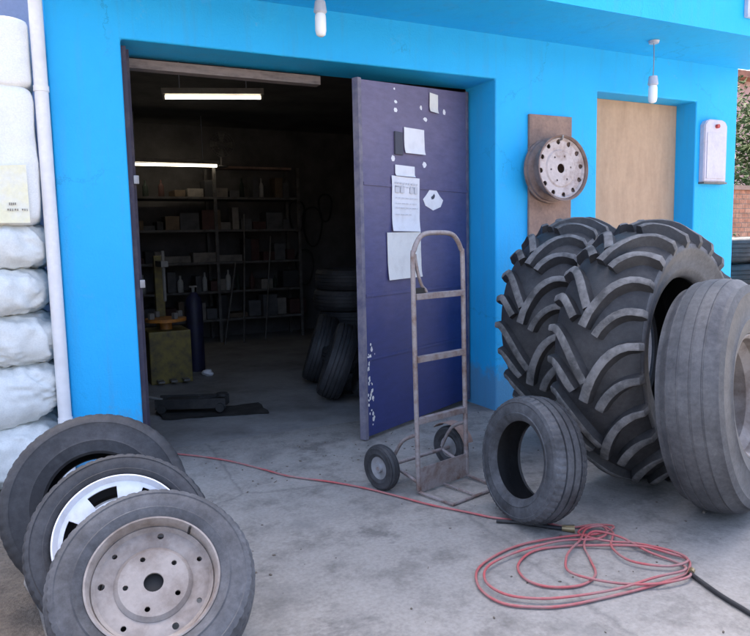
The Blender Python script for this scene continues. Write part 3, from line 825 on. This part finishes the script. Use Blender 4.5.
# axle brackets and axle
aw = 0.255; ay = 0.20; az = 0.125
bm = bmesh.new(); tube(bm, [(-aw-0.05, ay, az), (aw+0.05, ay, az)], 0.011, 10); link('axle', bm, M['truck_metal'], ht, True, 50)
for s in (-1, 1):
    bm = bmesh.new()
    tube(bm, smooth_path([(s*hx, 0.01, 0.33), (s*hx*1.02, 0.12, 0.27), (s*hx*1.04, ay, az+0.02)], 4), 0.010, 8)
    tube(bm, [(s*hx, 0.0, 0.07), (s*hx*1.04, ay, az)], 0.010, 8)
    link('axle_bracket', bm, M['truck_metal'], ht, True, 50)
    bm = bmesh.new(); lathe(bm, tyre_profile(0.125, 0.062, 0.062, t=0.012, grooves=(-0.3, 0.3), gd=0.003, gw=0.004, crown=0.006)[0], 48)
    w = link('wheel', bm, M['tyre_dark'], ht, True, 38)
    w.matrix_local = frame_from_axis((s*(aw+0.02), ay, az+0.002), (s, 0, 0))
    bm = bmesh.new(); lathe(bm, [(0.0008, 0.028), (0.022, 0.028), (0.026, 0.014), (0.045, 0.012), (0.062, 0.022), (0.064, 0.022), (0.064, -0.022), (0.0008, -0.022)], 32)
    bmesh.ops.remove_doubles(bm, verts=bm.verts[:], dist=0.001)
    link('hub', bm, M['grey_metal'], w, True, 40)
    # mudguard over the wheel
    bm = bmesh.new()
    n = 10; ring = []
    for i in range(n+1):
        a = math.radians(20+115*i/n)
        ring.append([bm.verts.new((s*(aw+0.02)+dx, ay-0.148*math.cos(a)*1.0+0.0, az+0.148*math.sin(a)+dz)) for dx, dz in ((-0.04, 0), (0.04, 0), (0.04, 0.004), (-0.04, 0.004))])
    for i in range(n):
        for j in range(4): bm.faces.new((ring[i][j], ring[i][(j+1) % 4], ring[i+1][(j+1) % 4], ring[i+1][j]))
    bm.faces.new(ring[0]); bm.faces.new(ring[-1])
    if s > 0: link('mudguard', bm, M['steel_rust2'], ht, True, 40)
    else: bm.free()
bm = bmesh.new()
box(bm, (-hx-0.012, -0.006, 0.016), (hx+0.012, 0.0, 0.15), 0, 0.002)
tube(bm, [(-hx, -0.005, 0.020), (-hx+0.01, -0.235, 0.014), (hx-0.01, -0.235, 0.014), (hx, -0.005, 0.020)], 0.008, 8)
tube(bm, [(0.0, -0.005, 0.019), (0.0, -0.235, 0.014)], 0.006, 8)
link('toe_plate', bm, M['truck_metal'], ht)

# ------------------------------------------------------------------ hoses on the ground
RED = [(0.02,0.40),(0.186,0.164),(0.332,0.007),(0.474,-0.191),(0.603,-0.438),(0.708,-0.639),(0.871,-0.847),(1.001,-1.030),(1.104,-1.240),(1.185,-1.412),(1.288,-1.574),(1.386,-1.727),(1.514,-1.866),(1.604,-1.969),(1.728,-2.000),(1.763,-2.071),(1.661,-2.100),(1.504,-2.047),(1.336,-2.011),(1.155,-2.020),(0.998,-2.096),(0.918,-2.236),(0.933,-2.360),(1.023,-2.448),(1.127,-2.490),(1.274,-2.515),(1.443,-2.525),(1.585,-2.534),(1.712,-2.522),(1.791,-2.468),(1.771,-2.386),(1.707,-2.286),(1.580,-2.181),(1.430,-2.097),(1.286,-2.072),(1.157,-2.146),(1.103,-2.258),(1.155,-2.349),(1.261,-2.399),(1.364,-2.356),(1.455,-2.251),(1.531,-2.143),(1.630,-2.082),(1.692,-2.188),(1.714,-2.333),(1.760,-2.44),(1.70,-2.53),(1.55,-2.505),(1.38,-2.49),(1.20,-2.475),(1.06,-2.42),(0.965,-2.33),(0.955,-2.22),(1.03,-2.12),(1.16,-2.075),(1.33,-2.055),(1.47,-2.085),(1.60,-2.135),(1.70,-2.10),(1.735,-2.04),(1.66,-2.02),(1.58,-2.07),(1.62,-2.16),(1.72,-2.26),(1.79,-2.38),(1.77,-2.47),(1.66,-2.47),(1.57,-2.36),(1.60,-2.22),(1.70,-2.13),(1.72,-2.05),(1.64,-2.04),(1.54,-2.10),(1.44,-2.16),(1.35,-2.22),(1.30,-2.32),(1.36,-2.45),(1.50,-2.54),(1.63,-2.57),(1.733,-2.524)]
pts = []
for i, (x, y) in enumerate(RED):
    z = 0.0125 + (0.008 if i in (15, 16, 17, 30, 31, 32, 41, 42, 43, 44) else 0) + 0.010*(i in (42, 43, 31))
    jx, jy = (0.034*noise.noise((i*1.7, 0, 5)), 0.030*noise.noise((i*1.3, 7, 1))) if i > 11 else (0.010*noise.noise((i*.9, 3, 1)), 0)
    pts.append((x+jx, y+jy, z + (0.012 if i > 45 and i < len(RED)-1 else 0)))
bm = bmesh.new(); tube(bm, smooth_path(pts, 6), 0.0053, 8)
hz_ = thing('air_hose', 'faded red air hose running from the doorway into a loose coil', 'hose', (0, 0, 0))
link('tube', bm, M['hose_red'], hz_, True, 60)
bm = bmesh.new(); tube(bm, [(1.733, -2.524, 0.018), (1.712, -2.536, 0.017)], [0.012, 0.012], 8); link('coupling', bm, M['brass'], hz_, True, 50)
BL = [(1.706,-2.537),(1.682,-2.623),(1.660,-2.712),(1.649,-2.792),(1.638,-2.882),(1.657,-3.002),(1.72,-3.15),(1.85,-3.3)]
bm = bmesh.new(); tube(bm, smooth_path([(x, y, 0.0145) for x, y in BL], 5), 0.0095, 8)
props(link('rubber_hose', bm, M['hose_black'], None, True, 60), 'short black hose leading from the red coil towards the right foreground', 'hose')
lg = thing('air_gun', 'thin black inflator lance lying beside the red hose coil', 'inflator', (0, 0, 0))
bm = bmesh.new(); tube(bm, smooth_path([(x, y, 0.016) for x, y in ((1.350,-1.747),(1.438,-1.82),(1.51,-1.912),(1.56,-1.965))], 4), 0.009, 8); link('barrel', bm, M['hose_black'], lg, True, 60)
bm = bmesh.new(); tube(bm, [(1.56, -1.965, 0.018), (1.60, -2.005, 0.02)], [0.014, 0.018], 10); link('grip', bm, M['brass'], lg, True, 50)

# ------------------------------------------------------------------ sacks at the left
def sack(name, cx, cy, z0, w, d, h, label, mat, seed, crumple=0.03, rz=0.0, ex=3.4):
    bm = bmesh.new()
    n = 34
    bmesh.ops.create_cube(bm, size=2)
    bmesh.ops.subdivide_edges(bm, edges=bm.edges[:], cuts=n, use_grid_fill=True)
    for v in bm.verts:
        p = v.co.copy()
        q = Vector((abs(p.x)**ex + abs(p.y)**ex + abs(p.z)**ex, 0, 0)).x ** (1/ex)
        p = p/q
        edge_ = 1-0.5/ex*(abs(p.x)**4)
        P = Vector((p.x*w/2, p.y*d/2, p.z*h/2*edge_))
        nrm = Vector((p.x, p.y, p.z*1.4)).normalized()
        s = seed*11.3
        a = noise.noise((P.x*3+s, P.y*3, P.z*3.5))
        wq = noise.noise((P.x*4+s, P.y*4, P.z*4))*0.25
        g1 = P.x*0.8+P.z*0.6+wq; g2 = -P.x*0.6+P.z*0.8+wq
        b = 1-abs(noise.noise((g1*14+s, P.y*5, g2*4)))*2
        c = 1-abs(noise.noise((g2*22+s*2, P.y*9, g1*7)))*2
        e = 1-abs(noise.noise((g1*44+s*2, P.y*12, g2*12)))*2
        P += nrm*crumple*(a*0.9 + b*0.40 + c*0.30 + e*0.13)
        v.co = P
    o = link(name, bm, mat, None, True)
    o.location = (cx, cy, z0+h/2); o.rotation_euler = (0, 0, rz)
    props(o, label, 'sack', 'white sacks stacked beside the workshop')
    return o
lv = [(0.0, 0.40), (0.36, 0.36), (0.68, 0.32), (0.97, 0.30), (1.23, 0.28)]
ords = ['bottom', 'second', 'third', 'fourth', 'fifth']
for k, (z0, hh) in enumerate(lv):
    sack('plastic_sack', -0.90+0.02*((k*7) % 3), 0.30, z0, 0.90, 0.85, hh, f'{ords[k]} crumpled greyish white sack up from the ground beside the white pipe', M['sack_grey'], k+1, 0.042, 0.06*((k % 3)-1))
    sack('plastic_sack', -1.72+0.03*((k*5) % 3), 0.32, z0, 0.86, 0.85, hh, f'crumpled white sack, {ords[k]} up in the column at the outer left', M['sack_grey'], k+31, 0.042, 0.05*((k % 2)-.5))
o = sack('bulk_sack', -0.935, 0.36, 1.47, 0.92, 0.90, 0.76, 'big smooth white bulk sack with yellow printed patch', M['sack'], 12, 0.014, 0, 15)
bm = bmesh.new()
N = 8; G = []
for i in range(N+1):
    for j in range(N+1): pass
for i in range(N+1):
    G.append([bm.verts.new((-0.20+0.60*i/N, -0.470-0.012*math.cos((i/N-.5)*2), -0.36+0.27*j/N + (0.04*(i/N) if j == N else 0))) for j in range(N+1)])
for i in range(N):
    for j in range(N): bm.faces.new((G[i][j], G[i+1][j], G[i+1][j+1], G[i][j+1]))
pp = link('yellow_patch', bm, M['sack_yellow'], o, True)
bm = bmesh.new()
for (x0, x1, z) in [(0.295+0.0115*i, 0.303+0.0115*i-0.002*(i % 3), -0.30) for i in range(9) if i != 5]+[(0.305+0.009*i, 0.311+0.009*i, -0.268) for i in range(4)]: box(bm, (x0, -0.4885, z+0.002*((x0*700) % 3)), (x1, -0.4872, z+0.015))
link('print', bm, M['sack_ink'], pp)
sack('bulk_sack', -1.80, 0.30, 1.47, 0.80, 0.86, 0.72, 'plain white bulk sack at the outer left of the upper tier', M['sack'], 13, 0.016, 0, 9)
sack('bulk_sack', -0.93, 0.36, 2.21, 0.91, 0.90, 0.37, 'flat topped white sack, highest above the patched bulk sack', M['sack'], 14, 0.010, 0, 16)
bm = bmesh.new(); box(bm, (-6.0, 1.2, -0.02), (-0.40, 1.4, 4.6)); box(bm, (-6.05, 1.15, 4.602), (-0.40, 1.45, 4.70))
props(link('boundary_wall', bm, M['lilac']), 'lilac grey plastered wall rising behind the stacked white sacks', 'wall')

# ------------------------------------------------------------------ inside the workshop
def tube_lamp(x0, x1, y, z, dz, label, rz=0):
    t = thing('tube_lamp', label, 'lamp', ((x0+x1)/2, y, z), rz, 'lit tube lamps inside the workshop')
    L = x1-x0
    bm = bmesh.new(); tube(bm, [(-L/2, 0, -dz/2), (L/2, 0, dz/2)], 0.016, 12); link('tube', bm, M['tube'], t, True, 50)
    bm = bmesh.new(); box(bm, (-L/2-0.03, -0.03, 0.025), (L/2+0.03, 0.03, 0.075)); link('fixture', bm, M['fixture'], t)
    for s in (-1, 1):
        bm = bmesh.new(); box(bm, (s*(L/2+0.001), -0.015, -0.02+s*dz/2), (s*(L/2+0.02), 0.015, 0.024)); link('holder', bm, M['fixture'], t)
    for s in (-0.35, 0.35):
        bm = bmesh.new(); tube(bm, [(s*L, 0, 0.075), (s*L, 0, 3.05-z)], 0.004, 6); link('cord', bm, M['wire'], t)
tube_lamp(0.60, 1.44, 2.0, 2.67, 0.0, 'upper lit tube lamp hanging near the front of the dark workshop', math.radians(-20))
tube_lamp(0.55, 1.77, 5.0, 2.40, 0.01, 'lower lit tube lamp over the back shelves')

sh = thing('storage_rack', 'dark steel rack with five shelves along the back of the workshop', 'shelf', (0.55, 5.1, 0))
for x in (0, 1.2, 2.4):
    for y in (0, 0.5):
        bm = bmesh.new(); box(bm, (x-0.02, y-0.02, 0.004), (x+0.02, y+0.02, 2.42)); link('upright', bm, M['shelf_metal'], sh)
bm = bmesh.new(); box(bm, (1.25, 0.30, 2.425), (2.42, 0.52, 2.455)); link('top_board', bm, M['rust_board'], sh)
LVL = [0.33, 0.72, 1.12, 1.56, 2.0]
for z in LVL:
    bm = bmesh.new(); box(bm, (0.021, -0.018, z-0.03), (2.379, 0.518, z)); link('shelf', bm, M['shelf_metal'], sh)
rnd = random.Random(21)
lname = ['lowest', 'second', 'third', 'fourth', 'top']
mats = [('box_tan', 'tan'), ('box_grey', 'grey'), ('box_red', 'dark red'), ('box_black', 'black'), ('box_pale', 'pale')]
for li, z in enumerate(LVL):
    x = 0.60
    k = 0
    while x < 2.85:
        k += 1
        w = rnd.uniform(0.07, 0.26); h = rnd.uniform(0.06, 0.32)
        mk, mn = rnd.choice(mats)
        if li == 2 and 0.95 < x < 1.9: mk, mn, h, w = 'box_pale', 'pale', 0.09+0.04*(k % 2), 0.34
        pos = ['first', 'second', 'third', 'fourth', 'fifth', 'sixth', 'seventh', 'eighth', 'ninth', 'tenth', 'eleventh', 'twelfth', 'thirteenth', 'fourteenth', 'fifteenth', 'sixteenth', 'seventeenth', 'eighteenth', 'nineteenth', 'twentieth'][min(k, 20)-1]
        if li in (4, 1) and rnd.random() < 0.45:
            bm = bmesh.new(); r = rnd.uniform(0.03, 0.045); hh = rnd.uniform(0.18, 0.30)
            tube(bm, [(0, 0, 0.001), (0, 0, hh*0.6), (0, 0, hh*0.72), (0, 0, hh*0.8), (0, 0, hh)], [r, r, r*0.75, r*0.35, r*0.33], 14)
            bt_, bn = rnd.choice((('bottle_pale', 'pale'), ('bottle_green', 'dark green'), ('box_red', 'dark red')))
            o = link('bottle', bm, M[bt_], None, True, 40); o.location = (x+r, 5.2, z)
            props(o, f'{bn} bottle, {pos} thing from the left on the {lname[li]} rack shelf', 'bottle', 'bottles on the back rack')
            x += 2*r+rnd.uniform(0.03, 0.16)
        else:
            bm = bmesh.new(); box(bm, (0, 0, 0.001), (w, rnd.uniform(.2, .35), h), 0, 0.004)
            o = link('storage_box', bm, M[mk]); o.location = (x, rnd.uniform(5.10, 5.22), z); o.rotation_euler = (0, 0, rnd.uniform(-.06, .06))
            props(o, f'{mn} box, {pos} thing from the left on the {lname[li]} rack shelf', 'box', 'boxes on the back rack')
            x += w+rnd.uniform(0.008, 0.03)
# wall fan
fn = thing('fan', 'dark grey fan standing on top of the back rack', 'fan', (1.90, 5.25, 2.421))
bm = bmesh.new(); tube(bm, [(0, 0, 0.0), (0, 0, 0.02), (0, 0, 0.022), (0, 0, 0.14)], [0.09, 0.09, 0.015, 0.015], 18); link('stand', bm, M['purple_fan'], fn, True, 40)
bm = bmesh.new()
for rr in (0.06, 0.10, 0.14, 0.17):
    tube(bm, [(rr*math.cos(a), -0.06, 0.30+rr*math.sin(a)) for a in [2*PI*i/28 for i in range(28)]], 0.004, 6, closed=True)
for i in range(12): tube(bm, [(0, -0.075, 0.30), (0.17*math.cos(i*PI/6), -0.06, 0.30+0.17*math.sin(i*PI/6))], 0.003, 5)
link('grille', bm, M['purple_fan'], fn)
bm = bmesh.new(); tube(bm, [(0, -0.02, 0.30), (0, 0.08, 0.30)], 0.05, 14); link('motor', bm, M['purple_fan'], fn, True, 40)
for i in range(4):
    bm = bmesh.new(); a = i*PI/2
    vs = [(0.03, -0.02), (0.15, -0.05), (0.16, 0.04), (0.03, 0.02)]
    q = [bm.verts.new((x*math.cos(a)-zz*math.sin(a), -0.04+0.2*zz, 0.30+x*math.sin(a)+zz*math.cos(a))) for x, zz in vs]
    f = bm.faces.new(q); r = bmesh.ops.extrude_face_region(bm, geom=[f]); bmesh.ops.translate(bm, verts=[e for e in r['geom'] if isinstance(e, bmesh.types.BMVert)], vec=(0, 0.004, 0))
    link('blade', bm, M['fixture'], fn)
# yellow tyre changer at the left
tc = thing('tyre_changer', 'greasy yellow tyre changing machine with orange turntable inside at left', 'machine', (0.62, 2.75, 0.004))
bm = bmesh.new(); box(bm, (-0.20, -0.22, 0), (0.20, 0.24, 0.52), 0, 0.015); link('cabinet', bm, M['yellow'], tc)
bm = bmesh.new(); tube(bm, [(0.0, -0.02, 0.521), (0, -0.02, 0.60)], 0.06, 16); tube(bm, [(0, -0.02, 0.60), (0, -0.02, 0.63)], [0.20, 0.20], 28); link('turntable', bm, M['orange'], tc, True, 40)
for i in range(4):
    a = i*PI/2+0.4
    bm = bmesh.new(); box(bm, (-0.025, -0.02, 0), (0.025, 0.02, 0.06), 0, 0.004); j = link('jaw', bm, M['fixture'], tc); j.location = (0.16*math.cos(a), -0.02+0.16*math.sin(a), 0.631); j.rotation_euler = (0, 0, a)
bm = bmesh.new(); box(bm, (-0.04, 0.26, 0.002), (0.05, 0.34, 1.25), 0, 0.006); link('column', bm, M['yellow'], tc)
bm = bmesh.new(); box(bm, (-0.03, -0.10, 1.14), (0.04, 0.258, 1.20), 0, 0.006); tube(bm, [(0, -0.05, 0.80), (0, -0.05, 1.30)], 0.017, 10); link('arm', bm, M['fixture'], tc)
for x in (-0.12, 0, 0.12):
    bm = bmesh.new(); box(bm, (x-0.03, -0.34, 0.03), (x+0.03, -0.222, 0.05), 0, 0.004); link('pedal', bm, M['fixture'], tc)
dr = thing('gas_cylinder', 'slim dark gas cylinder standing beside the yellow machine inside', 'gas cylinder', (0.98, 3.1, 0.004))
bm = bmesh.new(); lathe(bm, [(0.0008, 0), (0.085, 0), (0.09, 0.02), (0.09, 0.72), (0.08, 0.78), (0.05, 0.83), (0.03, 0.85), (0.0008, 0.85)], 32, False); bmesh.ops.remove_doubles(bm, verts=bm.verts[:], dist=0.001)
link('body', bm, M['blue_drum'], dr, True, 40)
bm = bmesh.new(); tube(bm, [(0, 0, 0.851), (0, 0, 0.90)], 0.018, 12); tube(bm, [(-0.04, 0, 0.91), (0.04, 0, 0.91)], 0.01, 8); link('valve', bm, M['fixture'], dr)
# stacked tyres at the right inside
def flat_stack(x, y, n, R, w, names, z0=0.004):
    proto = None
    for k in range(n):
        if proto is None:
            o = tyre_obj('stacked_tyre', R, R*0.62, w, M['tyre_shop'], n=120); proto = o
        else:
            o = proto.copy(); COL.objects.link(o)
        o.matrix_world = frame_from_axis((x+random.uniform(-.03, .03), y+random.uniform(-.03, .03), z0+w/2*1.02+k*w*1.025), (random.uniform(-.02, .02), random.uniform(-.02, .02), 1), random.uniform(0, 6))
        props(o, names(k), 'tyre', 'tyres stacked inside the workshop')
o4 = ['bottom', 'second', 'third', 'fourth', 'fifth', 'topmost']
flat_stack(2.10, 1.42, 2, 0.33, 0.20, lambda k: f'{o4[k]} tyre of the low stack just inside the navy door')
flat_stack(2.42, 2.30, 5, 0.34, 0.21, lambda k: f'{o4[k]} tyre of the tall stack further inside the doorway')
for (x, y, ax, lb) in ((1.74, 1.00, (-0.86, 0.36, 0.34), 'nearest dark tyre slumped against the low stack inside the doorway'), (2.00, 0.86, (-0.90, 0.30, 0.30), 'dark tyre slumped behind the edge of the navy door'), (1.88, 1.75, (-0.88, 0.36, 0.30), 'dark tyre sloping beside the tall stack deep inside')):
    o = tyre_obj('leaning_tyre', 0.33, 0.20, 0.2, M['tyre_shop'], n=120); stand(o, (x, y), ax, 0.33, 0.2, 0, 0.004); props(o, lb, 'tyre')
# dark mat and trolley jack on the workshop floor
bm = bmesh.new()
for k, (x, r0, z) in enumerate(((3.15, 0.16, 2.0), (3.40, 0.20, 1.9), (3.62, 0.14, 2.1), (3.25, 0.18, 1.25))):
    lp = bmesh.new()
    tube(lp, [(r0*math.sin(a)*(0.8+0.2*math.cos(a)), -0.03-0.02*math.sin(3*a), -r0*1.5*(1-math.cos(a))) for a in [2*PI*i/30 for i in range(30)]], 0.016, 8, closed=True)
    o = link('inner_tube', lp, M['tyre_in'], None, True); o.location = (x, 5.74, z)
    props(o, ('left upper black inner tube hanging right of the rack', 'widest black inner tube hanging right of the rack', 'smallest black inner tube hanging near the far right', 'lowest black inner tube hanging under the others')[k], 'inner tube', 'inner tubes hung on the back wall')
for k, (x, y, hh, t) in enumerate(((2.0, 4.85, 1.75, 0.10), (2.32, 4.9, 1.45, 0.16), (1.72, 4.8, 1.1, 0.22))):
    lp = bmesh.new(); tube(lp, [(0, 0, 0), (t*0.5, 0.03, hh*0.5), (t, 0.08, hh)], 0.012, 8)
    o = link('metal_rod', lp, M['shelf_metal'], None, True, 50); o.location = (x, y, 0.008)
    props(o, ('tallest grey rod leaning on the back rack', 'middle grey rod leaning on the back rack', 'shortest and most slanted grey rod at the rack')[k], 'rod', 'rods leaning on the rack')
rn = random.Random(5); N = 14; G = []
for i in range(N+1):
    G.append([])
    for j in range(5):
        x = 0.28+0.80*i/N; y = 1.08+0.34*j/4-0.22*i/N
        G[-1].append(bm.verts.new((x+rn.uniform(-.015, .015), y+rn.uniform(-.015, .015), 0.012+0.022*max(0, noise.noise((x*5, y*7, 2))))))
for i in range(N):
    for j in range(4): bm.faces.new((G[i][j], G[i+1][j], G[i+1][j+1], G[i][j+1]))
props(link('floor_mat', bm, M['mat'], None, True), 'rumpled black rubber mat on the floor just inside the doorway', 'mat')
jk = thing('trolley_jack', 'low black trolley jack lying on the floor mat inside the doorway', 'jack', (0.55, 1.25, 0.03), math.radians(-24))
bm = bmesh.new()
for s in (-1, 1): box(bm, (-0.28, s*0.085-0.01, 0.02), (0.28, s*0.085+0.01, 0.10), 0, 0.006)
box(bm, (-0.20, -0.074, 0.03), (0.05, 0.074, 0.09), 0, 0.006); link('chassis', bm, M['mat'], jk)
bm = bmesh.new(); tube(bm, [(0.0, 0, 0.07), (0.24, 0, 0.11)], 0.02, 10); tube(bm, [(0.24, 0, 0.10), (0.24, 0, 0.125)], 0.045, 16); link('lifting_arm', bm, M['mat'], jk)
bm = bmesh.new(); tube(bm, [(-0.24, 0, 0.08), (-0.75, 0, 0.20)], 0.014, 10); link('handle', bm, M['fixture'], jk)
for x in (-0.22, 0.24):
    for s in (-1, 1):
        bm = bmesh.new(); tube(bm, [(x, s*0.098, 0.03), (x, s*0.13, 0.03)], 0.034, 14); link('wheel', bm, M['mat'], jk, True, 40)
# pale crumpled rag
bm = bmesh.new(); bmesh.ops.create_icosphere(bm, subdivisions=3, radius=0.06)
for v in bm.verts: v.co = v.co*(1+0.5*noise.noise(v.co*22)); v.co.z *= 0.55
o = link('rag', bm, M['paper'], None, True); o.location = (1.02, 2.75, 0.036); props(o, 'small pale crumpled rag on the dark floor beside the machine', 'rag')

# ------------------------------------------------------------------ beyond the right corner
def shrub(name, loc, rad, h, nleaf, mat, label, seed, leaf=0.09):
    t = thing(name, label, 'shrub', loc)
    rn = random.Random(seed)
    bm = bmesh.new()
    for k in range(7):
        a = rn.uniform(0, 2*PI); q = rad*0.6
        tube(bm, smooth_path([(0.05*math.cos(a), 0.05*math.sin(a), 0), (q*0.4*math.cos(a), q*0.4*math.sin(a), h*0.4), (q*math.cos(a), q*math.sin(a), h*rn.uniform(.65, .9))], 3), 0.02, 6)
    link('stem', bm, M['bark'], t)
    cl = [(Vector((rn.gauss(0, rad*0.45), rn.gauss(0, rad*0.45), h*rn.uniform(0.12, 0.92))), rn.uniform(0.25, 0.5)*rad) for _ in range(34)]
    bm = bmesh.new()
    for k in range(nleaf):
        c, cr = rn.choice(cl)
        d = Vector((rn.gauss(0, 1), rn.gauss(0, 1), rn.gauss(0, 1))).normalized()*cr*rn.random()**0.4
        p = c+d
        if p.z < 0.03: continue
        u = Vector((rn.gauss(0, 1), rn.gauss(0, 1), rn.gauss(0, 0.6))).normalized(); v = u.orthogonal().normalized(); s = leaf*rn.uniform(.6, 1.3)
        w_ = u.cross(v)
        bm.faces.new([bm.verts.new(p+u*s*0.5), bm.verts.new(p+v*s*0.24+w_*0.1*s), bm.verts.new(p-u*s*0.5), bm.verts.new(p-v*s*0.24+w_*0.1*s)])
    link('foliage', bm, mat, t)
    return t
shrub('shrub', (10.4, 3.4, 0), 1.5, 3.9, 5200, M['leaf'], 'tall green bush beyond the right corner of the workshop', 4, 0.13)
shrub('shrub', (13.2, 4.6, 0), 1.6, 4.0, 5000, M['leaf2'], 'darker green bush further back beyond the first tall bush', 8, 0.14)
shrub('shrub', (6.75, 0.75, 0), 0.45, 1.5, 1800, M['leaf2'], 'low dark shrub between the corner tyre and the brick wall', 9, 0.07)
gw = thing('garden_wall', 'rough red brick wall below the green bushes at right', 'wall', (6.3, 1.75, 0))
bm = bmesh.new(); box(bm, (0, 0, -0.02), (6.0, 0.24, 1.93)); link('brickwork', bm, M['brick'], gw)
bm = bmesh.new(); box(bm, (-0.02, -0.03, 1.932), (6.02, 0.27, 1.99)); link('coping', bm, M['rust_board'], gw)
bm = bmesh.new()
tube(bm, smooth_path([(6.6, 1.72, 2.02), (6.95, 1.80, 2.10), (7.25, 1.85, 2.32), (7.55, 1.95, 2.42), (8.1, 2.0, 2.40)], 5), [0.05]*21, 10)
tube(bm, smooth_path([(7.2, 1.84, 2.28), (7.3, 1.8, 2.55), (7.5, 1.8, 2.75)], 5), 0.025, 8)
props(link('dead_branch', bm, M['dead_wood'], None, True, 60), 'pale dead branch lying along the top of the brick wall', 'branch')
hs = thing('pink_house', 'pinkish plastered house far behind the green bushes', 'house', (17, 10.5, 0))
bm = bmesh.new(); box(bm, (-3, 0, -0.05), (7, 6, 6.2)); link('wall', bm, M['pink_wall'], hs)
bm = bmesh.new(); box(bm, (-3.3, -0.4, 6.202), (7.3, 6.4, 6.4)); link('roof', bm, M['roof'], hs)
for x in (-1.6, 1.4, 4.4):
    bm = bmesh.new(); box(bm, (x, -0.05, 3.4), (x+1.2, -0.002, 4.8)); w = link('window', bm, M['pipe'], hs)
    bm = bmesh.new(); box(bm, (x+0.08, -0.07, 3.48), (x+1.12, -0.052, 4.72)); link('pane', bm, M['glass'], w)

# loose grit on the concrete: too many to count
rn = random.Random(77)
bm = bmesh.new()
for k in range(420):
    if rn.random() < 0.55: x, y = rn.uniform(-0.9, 4.5), -abs(rn.gauss(0, 0.35))-0.01
    else: x, y = rn.uniform(-0.7, 3.2), rn.uniform(-3.6, 0.2)
    q = rn.uniform(0.002, 0.007) * (1.8 if rn.random() < 0.06 else 1)
    M4 = Matrix.Translation((x, y, 0.004+q*0.3)) @ Matrix.Rotation(rn.uniform(0, 6), 4, 'Z') @ Matrix.Diagonal((rn.uniform(.7, 1.6), rn.uniform(.6, 1.1), rn.uniform(.4, .8), 1))
    bmesh.ops.create_icosphere(bm, subdivisions=1, radius=q, matrix=M4)
props(link('grit', bm, M['soil']), 'loose crumbs of dirt and small stones scattered over the concrete', 'grit', kind='stuff')
